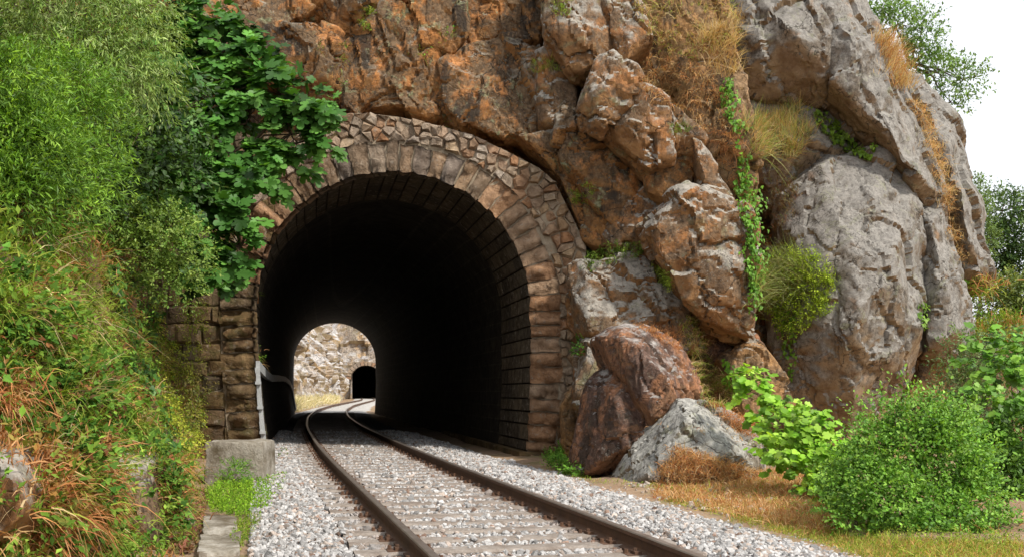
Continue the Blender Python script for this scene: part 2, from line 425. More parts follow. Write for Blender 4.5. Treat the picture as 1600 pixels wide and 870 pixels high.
def chip(bm, k, lo=.80, hi=.95):
    """cut k random planes off a convex block so that it is bounded by broken flat faces"""
    for _ in range(k):
        n = Vector(nrm(rng.normal(size=3) * np.array((1, .8, .9)) + np.array((.1, -.75, .1))).tolist())
        P_ = [q.co.copy() for q in bm.verts]; c = sum(P_, Vector()) / len(P_)
        sup = max((p - c).dot(n) for p in P_)
        bmesh.ops.bisect_plane(bm, geom=bm.verts[:] + bm.edges[:] + bm.faces[:], plane_co=c + n * sup * rng.uniform(lo, hi), plane_no=n, clear_outer=True)
        P_ = [q.co.copy() for q in bm.verts]; bm.clear()
        for p in P_: bm.verts.new(p)
        r = bmesh.ops.convex_hull(bm, input=bm.verts[:])
        dead = [g for g in r["geom_interior"] if isinstance(g, bmesh.types.BMVert)]
        if dead: bmesh.ops.delete(bm, geom=list(set(dead)), context='VERTS')

def rock_points(outline, Y, ridges, thick, grow=1.1, flat=.72):
    oc = np.mean([o[:2] for o in outline], 0)
    outline = [(*(oc + (np.array(o[:2]) - oc) * grow), *o[2:]) for o in outline]
    pts = [at(*(o if len(o) == 3 else (*o, Y))) for o in outline]
    front = np.array(pts); c = front.mean(0)
    back = c + (front - c) * np.array((.88, 1, .88)); back[:, 1] += thick
    pts = list(front) + list(back) + [at(*r) for r in ridges]
    if flat:                                           # broken front plane, slightly tilted, inside the outline
        yr = min(r[2] for r in ridges); dep = (Y - yr) * .8
        face = c + (front - c) * np.array((flat, 1, flat)) * rng.uniform(.9, 1.16, (len(front), 1))
        tl = rng.normal(0, .16, 2); face[:, 1] = Y - dep + (face[:, [0, 2]] - c[[0, 2]]) @ tl
        pts += list(face)
    return pts

_rk = 0
G2 = 'broken blocks right of the masonry'; G1 = 'rust stained blocks of the face over the tunnel'; G3 = 'granite buttress at the cliff end'
def rock(label, hulls, mat, voxel=.045, rough=1.0, name="rock", fs=.95, group=None, crack=1.0, shift=0.0):
    """hulls: list of (outline px, rim depth, ridge points, thickness)"""
    global _rk; _rk += 1
    big = bmesh.new()
    tmp = bpy.data.meshes.new("tmp")
    for h in hulls:
        g3 = group == G3; g1 = group == G1; sh_ = .5 if g1 else shift
        h = ([(*o[:2], *(q_ + sh_ for q_ in o[2:])) for o in h[0]], h[1] + sh_ * .6, [(r[0], r[1], r[2] + sh_) for r in h[2]], h[3])
        bm = hull_mesh(rock_points(*h, grow=1.10 if g3 else (1.2 if g1 else 1.2 if group == G2 else 1.06), flat=0 if (g3 or name != 'rock') else (.9 if g1 or group == G2 else .78)))
        if not g1: chip(bm, 12 if g3 else 7, .91 if g3 else .87 if group == G2 else .92, .98 if g3 else .96 if group == G2 else .985)
        bm.to_mesh(tmp); bm.free(); big.from_mesh(tmp)
    bmesh.ops.recalc_face_normals(big, faces=big.faces[:])
    me = bpy.data.meshes.new("hull"); big.to_mesh(me); big.free()
    o = bpy.data.objects.new("hull", me); COL.objects.link(o)
    m = o.modifiers.new("r", 'REMESH'); m.mode = 'VOXEL'; m.voxel_size = voxel
    dg = bpy.context.evaluated_depsgraph_get(); ev = o.evaluated_get(dg); em = ev.to_mesh()
    n = len(em.vertices); V = np.empty(n * 3, np.float32); em.vertices.foreach_get("co", V); V = V.reshape(-1, 3).astype(float)
    N = np.empty(n * 3, np.float32); em.vertices.foreach_get("normal", N); N = N.reshape(-1, 3).astype(float)
    nf = len(em.polygons); L = np.empty(nf * 4, np.int32)
    em.loops.foreach_get("vertex_index", L); F = L.reshape(-1, 4)
    ev.to_mesh_clear(); bpy.data.objects.remove(o); bpy.data.meshes.remove(me); bpy.data.meshes.remove(tmp)
    size = (V.max(0) - V.min(0)).max(); a = min(.15, .055 * size) * rough
    q = V + _rk * 3.7
    # layered warp so that edges are not ruler-straight
    wv = np.stack([fbm(q * 1.3, 3, 31), fbm(q * 1.3 + 9, 3, 37), fbm(q * 1.3 + 21, 3, 41)], 1) * a * (.6 if group == G1 else .5 if group in (G2, G3) else .3)
    qw = q + .18 * np.stack([fbm(q * 1.6, 3, 91), fbm(q * 1.6 + 5, 3, 92), fbm(q * 1.6 + 11, 3, 93)], 1)
    th = math.radians({G1: 8, G2: 38, G3: 14}.get(group, 30)); ca, sa = math.cos(th), math.sin(th)
    qr = np.stack([ca * qw[:, 0] + sa * qw[:, 2], qw[:, 1], -sa * qw[:, 0] + ca * qw[:, 2]], 1) * np.array((1.25, 1.0, .55))   # joints run steeply, slanting
    f1, e1 = facet(qr * fs, 5 + _rk); f2, e2 = facet(qr * fs * 2.3 + 4, 50 + _rk); f3, e3 = facet(qw * fs * 5.2, 80 + _rk)
    k1, k2, k3, k4 = {G1: (.95, .42, .13, .14), G2: (.85, .32, .09, .07), G3: (.85, .22, .05, .05)}.get(group, (.35, .14, .05, .06))
    d = a * (k1 * f1 + k2 * f2 + k3 * f3 + k4 * fbm(q * 5.0, 3, 4))
    d -= a * (.32 if group == G3 else .5) * crack * np.clip(1 - e1 / .05, 0, 1) + a * (0 if group == G3 else .25 if group == G1 else .18) * crack * np.clip(1 - e2 / .06, 0, 1)
    V = V + N * d[:, None] + wv
    c = np.array((V[:, 0].mean(), V[:, 1].mean(), V[:, 2].min()))
    ob = add(name, mesh_np(name, V - c, F, mat, smooth=True), loc=c)
    try: ob.data.set_sharp_from_angle(angle=math.radians(22))
    except Exception: pass
    tag(ob, label, "rock" if name != "boulder" else "boulder", group)
    solid(V, F)
    return ob

G1 = "rust stained blocks of the face over the tunnel"
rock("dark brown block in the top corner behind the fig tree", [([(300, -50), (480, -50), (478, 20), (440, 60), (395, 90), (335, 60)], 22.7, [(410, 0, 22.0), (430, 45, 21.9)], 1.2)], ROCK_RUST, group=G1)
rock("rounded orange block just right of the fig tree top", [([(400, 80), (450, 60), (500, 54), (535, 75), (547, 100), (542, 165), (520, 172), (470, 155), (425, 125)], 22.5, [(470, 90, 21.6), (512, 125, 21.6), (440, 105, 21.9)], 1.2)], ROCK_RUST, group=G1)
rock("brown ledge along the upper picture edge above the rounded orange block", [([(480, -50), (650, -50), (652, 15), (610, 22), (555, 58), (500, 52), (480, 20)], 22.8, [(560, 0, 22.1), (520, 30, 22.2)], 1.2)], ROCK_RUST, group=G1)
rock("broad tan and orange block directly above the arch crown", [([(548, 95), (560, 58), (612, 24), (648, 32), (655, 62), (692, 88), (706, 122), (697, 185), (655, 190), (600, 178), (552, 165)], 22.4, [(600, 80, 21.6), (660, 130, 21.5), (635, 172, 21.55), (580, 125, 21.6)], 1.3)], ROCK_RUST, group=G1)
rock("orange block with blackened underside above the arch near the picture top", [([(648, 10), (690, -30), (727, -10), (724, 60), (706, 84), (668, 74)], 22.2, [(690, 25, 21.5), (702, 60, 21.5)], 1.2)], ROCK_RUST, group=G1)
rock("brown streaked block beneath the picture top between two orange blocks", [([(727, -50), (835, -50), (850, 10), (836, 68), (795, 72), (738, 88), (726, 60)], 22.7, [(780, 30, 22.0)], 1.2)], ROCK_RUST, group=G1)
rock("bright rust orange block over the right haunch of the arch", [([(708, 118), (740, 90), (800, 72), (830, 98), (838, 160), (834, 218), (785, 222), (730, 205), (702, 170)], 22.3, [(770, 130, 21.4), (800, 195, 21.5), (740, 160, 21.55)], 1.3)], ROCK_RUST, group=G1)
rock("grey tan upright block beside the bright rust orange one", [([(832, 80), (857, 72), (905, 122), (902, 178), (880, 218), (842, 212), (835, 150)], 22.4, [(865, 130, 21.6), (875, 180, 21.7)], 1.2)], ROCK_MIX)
rock("small brown block touching the top right rim of the masonry", [([(800, 218), (880, 205), (908, 238), (905, 305), (872, 282), (836, 247)], 22.4, [(862, 240, 21.8)], 1.0)], ROCK_RUST)
G2 = "broken blocks right of the masonry"
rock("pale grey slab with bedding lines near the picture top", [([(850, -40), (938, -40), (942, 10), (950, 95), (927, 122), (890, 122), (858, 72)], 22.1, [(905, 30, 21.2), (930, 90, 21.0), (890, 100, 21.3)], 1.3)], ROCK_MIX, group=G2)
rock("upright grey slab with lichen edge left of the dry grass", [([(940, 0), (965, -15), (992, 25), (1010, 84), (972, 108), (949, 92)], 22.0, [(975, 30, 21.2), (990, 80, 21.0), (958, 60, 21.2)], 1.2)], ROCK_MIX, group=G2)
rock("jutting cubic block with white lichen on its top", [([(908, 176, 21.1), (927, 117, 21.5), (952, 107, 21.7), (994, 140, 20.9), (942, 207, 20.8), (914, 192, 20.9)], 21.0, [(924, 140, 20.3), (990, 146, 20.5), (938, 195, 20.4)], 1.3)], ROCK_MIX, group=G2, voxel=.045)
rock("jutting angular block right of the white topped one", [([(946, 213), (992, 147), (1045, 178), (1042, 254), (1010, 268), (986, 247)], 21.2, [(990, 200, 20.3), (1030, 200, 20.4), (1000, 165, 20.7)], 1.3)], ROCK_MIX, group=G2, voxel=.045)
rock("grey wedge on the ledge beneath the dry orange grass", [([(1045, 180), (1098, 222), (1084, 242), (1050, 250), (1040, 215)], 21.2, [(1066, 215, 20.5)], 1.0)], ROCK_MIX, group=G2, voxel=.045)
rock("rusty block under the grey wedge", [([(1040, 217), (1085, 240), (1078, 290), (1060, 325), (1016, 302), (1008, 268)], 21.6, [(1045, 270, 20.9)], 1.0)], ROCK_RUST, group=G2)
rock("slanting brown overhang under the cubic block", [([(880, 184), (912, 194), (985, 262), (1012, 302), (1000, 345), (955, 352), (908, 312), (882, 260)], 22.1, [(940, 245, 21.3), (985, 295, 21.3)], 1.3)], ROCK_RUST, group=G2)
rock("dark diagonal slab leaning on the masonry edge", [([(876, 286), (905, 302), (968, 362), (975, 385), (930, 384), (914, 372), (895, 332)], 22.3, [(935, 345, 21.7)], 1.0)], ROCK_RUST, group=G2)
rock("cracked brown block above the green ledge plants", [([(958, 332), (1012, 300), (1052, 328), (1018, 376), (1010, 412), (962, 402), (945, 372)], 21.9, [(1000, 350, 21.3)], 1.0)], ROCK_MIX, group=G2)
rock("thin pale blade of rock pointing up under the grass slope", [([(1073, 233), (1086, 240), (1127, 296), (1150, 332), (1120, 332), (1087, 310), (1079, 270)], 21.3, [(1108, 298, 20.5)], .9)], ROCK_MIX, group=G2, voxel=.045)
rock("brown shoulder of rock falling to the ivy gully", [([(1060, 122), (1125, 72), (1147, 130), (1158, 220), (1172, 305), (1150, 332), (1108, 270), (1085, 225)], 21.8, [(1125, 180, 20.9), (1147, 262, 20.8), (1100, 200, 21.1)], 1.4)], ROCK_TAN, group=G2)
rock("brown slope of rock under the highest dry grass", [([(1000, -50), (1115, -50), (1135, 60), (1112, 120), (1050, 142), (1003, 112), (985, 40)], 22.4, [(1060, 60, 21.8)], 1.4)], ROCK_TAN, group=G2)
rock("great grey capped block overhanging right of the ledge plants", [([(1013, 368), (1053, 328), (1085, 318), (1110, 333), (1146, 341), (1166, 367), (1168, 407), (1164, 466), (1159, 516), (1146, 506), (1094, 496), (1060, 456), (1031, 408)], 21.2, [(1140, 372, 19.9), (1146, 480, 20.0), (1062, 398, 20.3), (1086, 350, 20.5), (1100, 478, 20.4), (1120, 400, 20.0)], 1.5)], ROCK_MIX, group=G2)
rock("small grey cap stone sitting on the great overhanging block", [([(1056, 341), (1083, 316), (1110, 334), (1096, 359), (1074, 358)], 20.7, [(1082, 338, 20.15)], .6)], ROCK_GREY, group=G2, voxel=.04)
rock("brown block with the ledge plants growing on top", [([(911, 428), (961, 418), (1013, 414), (1068, 473), (1081, 499), (1077, 534), (1046, 540), (980, 530), (935, 530), (908, 500)], 21.7, [(960, 460, 20.9), (1040, 482, 20.8), (1000, 440, 21.1), (950, 505, 21.0)], 1.4)], ROCK_MIX, group=G2)
rock("narrow grey brown slab between masonry and brown boulder", [([(898, 600), (914, 540), (934, 540), (940, 590), (920, 650), (906, 690)], 20.9, [(920, 590, 20.3), (910, 650, 20.3)], .9)], ROCK_MIX, group=G2)
rock("low orange stone wedged against the masonry foot", [([(878, 640), (897, 610), (905, 655), (900, 720), (882, 712)], 21.3, [(891, 660, 20.9)], .6)], ROCK_TAN, group=G2, voxel=.04)
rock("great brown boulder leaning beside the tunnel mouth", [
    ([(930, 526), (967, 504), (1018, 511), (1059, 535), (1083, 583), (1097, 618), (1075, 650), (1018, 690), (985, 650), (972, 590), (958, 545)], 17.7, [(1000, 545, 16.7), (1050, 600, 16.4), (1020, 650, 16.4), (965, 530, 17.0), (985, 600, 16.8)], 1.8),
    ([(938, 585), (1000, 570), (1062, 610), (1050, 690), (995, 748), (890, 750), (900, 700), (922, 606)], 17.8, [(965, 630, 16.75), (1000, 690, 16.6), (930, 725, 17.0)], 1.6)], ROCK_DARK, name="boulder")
rock("pale lichen covered boulder sloping down to the track verge", [([(1062, 624), (1095, 627), (1154, 657), (1197, 688), (1190, 752), (1117, 764), (1025, 768), (955, 766), (988, 708), (1018, 675)], 16.2, [(1080, 655, 15.4), (1132, 700, 15.1), (1040, 715, 15.2), (1000, 750, 15.2), (1172, 735, 15.3), (1100, 750, 14.95)], 1.5)], ROCK_LICHEN, name="boulder")
rock("brown rounded rock deep under the overhang beside the vine", [([(1130, 566), (1173, 533), (1193, 548), (1222, 590), (1228, 660), (1191, 668), (1150, 640)], 21.3, [(1190, 600, 20.7)], 1.3)], ROCK_TAN, group=G2)
rock("shadowed brown rock at the back of the overhang", [([(1085, 500), (1160, 500), (1180, 560), (1160, 640), (1100, 640), (1080, 560)], 22.3, [(1120, 560, 21.7)], 1.3)], ROCK_DARK, group=G2)
G3 = "granite buttress at the cliff end"
rock("grey lichen speckled upper wall of the buttress", [([(1138, -50), (1310, -50), (1312, 60), (1302, 150), (1270, 162), (1200, 152), (1150, 130)], 26.7, [(1230, 40, 25.7), (1290, 100, 25.6), (1190, 90, 26.0)], 3)], ROCK_GREY, group=G3, voxel=.06)
rock("long grey slab forming the skyline of the buttress", [([(1255, -50), (1326, -50), (1362, 50), (1397, 114), (1417, 148), (1461, 257), (1478, 316), (1456, 330), (1436, 318), (1387, 269), (1342, 218), (1345, 170), (1292, 150), (1262, 60)], 26.7, [(1330, 60, 25.4), (1370, 170, 25.2), (1420, 250, 25.3), (1445, 300, 25.5), (1300, 120, 25.6)], 3.2)], ROCK_GREY, group=G3, voxel=.06)
rock("stained grey rock behind the broom shrub in the gully", [([(1168, 150), (1282, 166), (1302, 200), (1332, 240), (1312, 252), (1240, 310), (1200, 330), (1172, 262)], 27.0, [(1250, 220, 26.2), (1200, 240, 26.4)], 2)], ROCK_GREY, group=G3, voxel=.06)
rock("bulging grey nose of the buttress with tan underside", [([(1232, 305), (1310, 246), (1377, 256), (1421, 298), (1434, 370), (1437, 530), (1404, 597), (1345, 660), (1328, 712), (1280, 700), (1226, 645), (1208, 570), (1212, 480)], 26.1, [(1345, 527, 24.1), (1330, 350, 24.8), (1400, 400, 24.6), (1426, 522, 24.9), (1250, 500, 25.0), (1280, 620, 25.3), (1330, 680, 25.4), (1262, 350, 25.4)], 3)], ROCK_GREY, group=G3, voxel=.06)
rock("grey column of rock right of the bulging nose", [([(1432, 330), (1476, 316), (1492, 400), (1516, 500), (1520, 545), (1482, 560), (1438, 548), (1434, 400)], 26.6, [(1470, 420, 25.5), (1500, 520, 25.6), (1456, 538, 25.5), (1460, 350, 25.9)], 2.5)], ROCK_GREY, group=G3, voxel=.06)
rock("farthest grey shoulder of the buttress below the skyline bush", [([(1400, 120), (1445, 135), (1472, 165), (1502, 220), (1532, 330), (1548, 420), (1532, 455), (1510, 440), (1480, 335), (1461, 257)], 28.4, [(1480, 235, 27.3), (1522, 400, 27.2), (1500, 320, 27.2)], 2.5)], ROCK_GREY, group=G3, voxel=.06)
rock("tan rock tucked under the grey column", [([(1430, 545), (1476, 548), (1480, 620), (1440, 660), (1380, 660), (1400, 600)], 27.0, [(1440, 590, 26.4)], 1.6)], ROCK_TAN, group=G3, voxel=.06)
rock("low tan rock at the buttress foot behind the green bush", [([(1280, 690), (1330, 650), (1400, 640), (1420, 720), (1300, 740)], 25.8, [(1350, 690, 25.2)], 1.6)], ROCK_TAN, group=G3, voxel=.06)
rock("small stone lying between dry grass and green bush", [([(1248, 800), (1262, 790), (1284, 793), (1288, 815), (1255, 818)], 11.8, [(1268, 800, 11.6)], .3)], ROCK_LICHEN, voxel=.02, name="stone")

# ------------------------------------------------------------------ left bank
_bk = np.array([(2, -3.7), (4.4, -3.2), (6, -2.62), (8.4, -2.85), (12, -3.95), (16, -5.05), (20, -6.05), (22.4, -6.45), (26, -6.9)])
def bank():
    ys = np.arange(2, 24.6, .11); zz = np.arange(-.3, 9.5, .11)
    Y, Z = np.meshgrid(ys, zz, indexing='ij')
    Zc = np.clip(Z, 0, 20)
    X = np.interp(Y, _bk[:, 0], _bk[:, 1]) - .30 * Zc - .02 * Zc ** 2
    p = np.stack([X.ravel(), Y.ravel(), Z.ravel()], 1)
    f1, e1 = facet(p * .9, 77)
    d = .35 * fbm(p * .7, 3, 61) + .22 * f1 + .08 * fbm(p * 3, 3, 15)
    d = d * np.clip(Z.ravel() * 1.2 + .3, .1, 1)
    V = p + np.array((1, -.4, .2)) * d[:, None]
    F = grid_faces(len(ys), len(zz))[:, ::-1]
    structure(add("bank", mesh_np("bank", V, F, EARTH, smooth=True)))
    solid(V, F)
bank()

# ------------------------------------------------------------------ ray cast for planting
BV = None
def make_bvh():
    global BV
    BV = BVHTree.FromPolygons(np.concatenate(SOLID_V).tolist(), np.concatenate(SOLID_F).tolist())
make_bvh()
def hit(px, py, ):
    d = Vector(((px - 800) / FPX, 1, -(py - HOR) / FPX)).normalized()
    loc, n, i, dist = BV.ray_cast(Vector((0, 0, CAMZ)), d)
    if loc is None: return None, None
    n = Vector(n)
    if n.dot(d) > 0: n = -n
    return np.array(loc), np.array(n)

BANK_ROCKS = []
for lab, pts in (("grey pointed rock at the foot of the overgrown bank", [(158, 728), (200, 705), (236, 726), (244, 780), (255, 858), (225, 890), (185, 868), (165, 800)]),
                 ("dark mossy rock at the lower picture corner of the bank", [(-20, 690), (38, 700), (62, 765), (42, 850), (-20, 860)])):
    BANK_ROCKS.append(pts); c = np.mean(pts, 0); h, _ = hit(c[0], c[1]); Yh = h[1]
    rock(lab, [(pts, Yh - .22, [(c[0], c[1] - 25, Yh - .62), (c[0] + 16, c[1] + 30, Yh - .6), (c[0] - 18, c[1] + 10, Yh - .5)], 1.0)], ROCK_MIX, voxel=.03, name="rock")
make_bvh()
# ------------------------------------------------------------------ tunnel and its masonry front
tunnel = empty("tunnel", (-2.4, YP, 0)); tag(tunnel, "dark single track railway tunnel with brown stone arch front", "tunnel")
T0 = np.array((-2.4, YP, 0.0))
def part(name, V, F, mat, parent, org, smooth=False, col=None):
    return add(name, mesh_np(name, np.asarray(V) - org, F, mat, smooth=smooth, col=col), parent)

def tube_lining():
    ys = np.concatenate([[YP + .12], np.arange(YP + 1, YF, 1.0), [YF]])
    rows = []
    for y in ys:
        r = ring(y); nn = normals2(r); off = .06 if y < YP + 3.2 else .0
        r = r + nn * off
        rows.append(np.stack([r[:, 0], np.full(len(r), y), r[:, 1]], 1))
    V = np.concatenate(rows); F = grid_faces(len(ys), 240)
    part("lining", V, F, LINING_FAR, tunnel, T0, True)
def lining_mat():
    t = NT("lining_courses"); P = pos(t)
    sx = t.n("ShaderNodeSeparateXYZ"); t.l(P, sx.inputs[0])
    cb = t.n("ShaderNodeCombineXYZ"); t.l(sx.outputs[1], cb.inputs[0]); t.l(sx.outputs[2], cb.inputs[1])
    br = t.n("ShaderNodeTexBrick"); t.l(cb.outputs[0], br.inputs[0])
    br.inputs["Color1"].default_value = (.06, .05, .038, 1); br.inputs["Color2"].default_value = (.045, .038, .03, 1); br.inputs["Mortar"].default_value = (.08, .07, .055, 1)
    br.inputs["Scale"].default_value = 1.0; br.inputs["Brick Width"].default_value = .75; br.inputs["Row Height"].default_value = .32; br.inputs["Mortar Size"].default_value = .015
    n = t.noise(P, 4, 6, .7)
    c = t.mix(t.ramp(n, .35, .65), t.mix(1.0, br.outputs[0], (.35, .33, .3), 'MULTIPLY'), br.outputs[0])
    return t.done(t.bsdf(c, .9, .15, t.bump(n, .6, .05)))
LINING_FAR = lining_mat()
tube_lining()

def wedge(u0, u1, o0, o1, yf, yb, gap, bulge, seed, nu=5, nv=6, rough=.02):
    """block between arc parameters u0..u1 and offsets o0..o1 with a rough pillowed front"""
    g = gap / IN_LEN
    us = np.linspace(u0 + g / 2, u1 - g / 2, nu); os_ = np.linspace(o0, o1, nv)
    U, O = np.meshgrid(us, os_, indexing='ij')
    q = np.stack([inp(U[i, :] * 1.0, 0.0) for i in range(nu)], 0)
    q = np.stack([np.stack([inp(np.array([U[i, j]]), O[i, j])[0] for j in range(nv)]) for i in range(nu)])
    a = np.linspace(-1, 1, nu)[:, None]; b = np.linspace(-1, 1, nv)[None, :]
    pil = (1 - np.abs(a) ** 5) * (1 - np.abs(b) ** 6)
    V = np.stack([q[..., 0], np.zeros((nu, nv)), q[..., 1]], -1).reshape(-1, 3)
    nz = fbm(V * 6 + seed * 5.1, 3, 3).reshape(nu, nv)
    y = yf - bulge * pil + rough * nz * (.35 + pil)
    V[:, 1] = y.ravel()
    V[:, 0] += .35 * rough * fbm(V * 7 + seed, 2, 9); V[:, 2] += .35 * rough * fbm(V * 7 - seed, 2, 19)
    F = grid_faces(nu, nv)
    per = [(i, 0) for i in range(nu)] + [(nu - 1, j) for j in range(1, nv)] + [(i, nv - 1) for i in range(nu - 2, -1, -1)] + [(0, j) for j in range(nv - 2, 0, -1)]
    idx = np.array([i * nv + j for i, j in per]); bk = V[idx].copy(); bk[:, 1] = yb
    n0 = len(V); m = len(idx)
    side = np.array([(idx[k], idx[(k + 1) % m], n0 + (k + 1) % m, n0 + k) for k in range(m)])
    return np.concatenate([V, bk]), np.concatenate([F, side])

NB = 53
edges = np.linspace(0, 1, NB + 1); jit = rng.normal(0, .0016, NB + 1); jit[[0, -1]] = 0; edges = edges + jit
for i in range(NB):
    uc = (edges[i] + edges[i + 1]) / 2
    leftj, rightj = uc < .24, uc > .78
    out = .62 + (rng.uniform(-.05, .05) if (leftj or rightj) else rng.uniform(-.07, .06)) - (.0 if (leftj or rightj) else .03)
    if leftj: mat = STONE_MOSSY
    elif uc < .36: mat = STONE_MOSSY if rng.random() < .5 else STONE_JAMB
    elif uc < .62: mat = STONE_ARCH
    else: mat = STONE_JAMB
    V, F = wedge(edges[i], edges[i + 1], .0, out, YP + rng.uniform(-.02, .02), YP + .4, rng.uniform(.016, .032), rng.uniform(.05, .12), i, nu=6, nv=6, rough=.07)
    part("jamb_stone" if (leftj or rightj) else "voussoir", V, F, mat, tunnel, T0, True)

# lining blocks of the first metres
rows_y = [YP + .14, YP + .8, YP + 1.55, YP + 2.3, YP + 3.1]
for r in range(4):
    for i in range(NB):
        f0, f1 = rows_y[r], rows_y[r + 1]
        if i % 2: f0, f1 = f0 + (.0 if r == 0 else .3), f1 + (.3 if r < 3 else 0)
        u = np.array([edges[i] + .0012, edges[i + 1] - .0012])
        pr = rng.uniform(-.012, .012)
        def prof(off, y):
            k = u * 239; ii = np.arange(240); rg = ring(y); nn = normals2(rg)
            q = rg + nn * off
            return [np.array((np.interp(k[j], ii, q[:, 0]), y, np.interp(k[j], ii, q[:, 1]))) for j in (0, 1)]
        a, b = prof(pr, f0 + .008), prof(pr, f1 - .008); c, d = prof(.08, f0 + .008), prof(.08, f1 - .008)
        V = np.array([a[0], a[1], b[1], b[0], c[0], c[1], d[1], d[0]])
        F = np.array([(0, 1, 2, 3), (0, 4, 5, 1), (1, 5, 6, 2), (2, 6, 7, 3), (3, 7, 4, 0)])
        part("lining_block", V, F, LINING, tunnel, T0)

# rubble between arch ring and rock
def px2(p): return np.array([(at(x, y, YP)[0], at(x, y, YP)[2]) for x, y in p])
OUTER = px2([(430, 250), (470, 205), (515, 180), (560, 176), (620, 182), (690, 197), (740, 212), (790, 235), (842, 262), (868, 286), (886, 322), (902, 355), (916, 385), (914, 425), (906, 480), (902, 540), (896, 600), (888, 640), (884, 690), (884, 722)])
inner_r = inp(np.linspace(1.0, .33, 60), .60)
RUB = np.concatenate([OUTER, inner_r])
def poly_in(p, poly):
    r = False; j = len(poly) - 1
    for i in range(len(poly)):
        if (poly[i][1] > p[1]) != (poly[j][1] > p[1]) and p[0] < (poly[j][0] - poly[i][0]) * (p[1] - poly[i][1]) / (poly[j][1] - poly[i][1]) + poly[i][0]: r = not r
        j = i
    return r
def clip_half(poly, m, n):
    out = []
    for i in range(len(poly)):
        a, b = poly[i], poly[(i + 1) % len(poly)]; da, db = (a - m) @ n, (b - m) @ n
        if da <= 0: out.append(a)
        if (da < 0 < db) or (db < 0 < da): out.append(a + (b - a) * (da / (da - db)))
    return out
def voronoi_stones(poly, dist, aniso=1.0, tries=6000):
    lo, hi = poly.min(0), poly.max(0); pts = []
    for _ in range(tries):
        p = rng.uniform(lo, hi)
        if not poly_in(p, poly): continue
        dd = dist * rng.uniform(.5, 1.35)
        if all(math.hypot((p[0] - q[0]) / aniso, p[1] - q[1]) > dd for q in pts): pts.append(p)
    pts = np.array(pts); cells = []
    for i, p in enumerate(pts):
        s = dist * 1.0
        c = [p + np.array(v) * s for v in ((-1, -1), (1, -1), (1, 1), (-1, 1))]
        for k in np.argsort(np.linalg.norm(pts - p, axis=1))[1:16]:
            c = clip_half(c, (p + pts[k]) / 2, pts[k] - p)
            if len(c) < 3: break
        if len(c) >= 3:
            for seg in (OUTER, inner_r):
                mid_ = (seg[:-1] + seg[1:]) / 2; k = np.argsort(np.linalg.norm(mid_ - p, axis=1))[:2]
                for kk in k:
                    tdir = seg[kk + 1] - seg[kk]; nn_ = np.array((-tdir[1], tdir[0])); nn_ /= np.linalg.norm(nn_)
                    if (p - mid_[kk]) @ nn_ > 0: nn_ = -nn_
                    if len(c) >= 3: c = clip_half(c, mid_[kk] - nn_ * .0, nn_)
        if len(c) >= 3: cells.append((p, np.array(c)))
    return cells
def stone_block(p, cell, yf, yb, gap, bulge, tilt):
    c = cell.mean(0); r = np.linalg.norm(cell - c, axis=1, keepdims=True).mean()
    ring0 = c + (cell - c) * max(.5, 1 - gap / r)
    ring0 = ring0 + rng.normal(0, .013, ring0.shape)
    ring1 = c + (ring0 - c) * rng.uniform(.58, .84, (len(ring0), 1))
    n = len(cell); ring1 = ring1 + rng.normal(0, .012, ring1.shape)
    def y(q): return yf + (q - c) @ tilt
    V = [np.array((q[0], yb, q[1])) for q in ring0] + [np.array((q[0], y(q) + .02, q[1])) for q in ring0] + [np.array((q[0], y(q) - bulge + rng.normal(0, .012), q[1])) for q in ring1]
    V.append(np.array((c[0], yf - bulge, c[1])))
    F = []
    for k in range(n):
        k2 = (k + 1) % n
        F += [(k, k2, n + k2), (k, n + k2, n + k), (n + k, n + k2, 2 * n + k2), (n + k, 2 * n + k2, 2 * n + k), (2 * n + k, 2 * n + k2, 3 * n)]
    return np.array(V), np.array(F)
cells = voronoi_stones(RUB, .20, 1.3, 9000)
for p, cell in cells:
    pal = p[0] < -.1 and p[1] > 4.6
    V, F = stone_block(p, cell, YP + rng.uniform(-.03, .045), YP + .35, rng.uniform(.0, .010), rng.uniform(.01, .085), rng.normal(0, .17, 2))
    part("rubble_stone", V, F, STONE_PALE if (pal and rng.random() < .8) else STONE_RUBBLE, tunnel, T0)
# squared wall stones left of the jamb
WL = px2([(298, 440), (346, 440), (346, 720), (298, 720)])
RINGP = np.concatenate([inp(np.linspace(0, 1, 120), .60), [(1.0, -2), (-6, -2)]])
z = WL[2][1]
while z < 6.4:
    hgt = rng.uniform(.28, .44); x = WL[0][0] - .9
    while x < -3.2:
        wd = rng.uniform(.32, .7); x1 = x + wd; zc_ = z + hgt / 2
        lim_ = np.interp(zc_, IN[:120, 1], IN[:120, 0] + IN_N[:120, 0] * .62) if zc_ < 4.9 else -4.6 + (zc_ - 4.9) * 1.1
        if x > lim_ - .06: break
        x1 = min(x1, lim_ + .02)
        cell = np.array([(x, z), (x1, z), (x1 + rng.normal(0, .02), z + hgt), (x + rng.normal(0, .02), z + hgt)])
        V, F = stone_block(cell.mean(0), cell, YP + rng.uniform(.02, .09), YP + .4, .010, rng.uniform(.01, .05), rng.normal(0, .08, 2))
        part("wall_stone", V, F, STONE_MOSSY, tunnel, T0)
        x = x1
    z += hgt
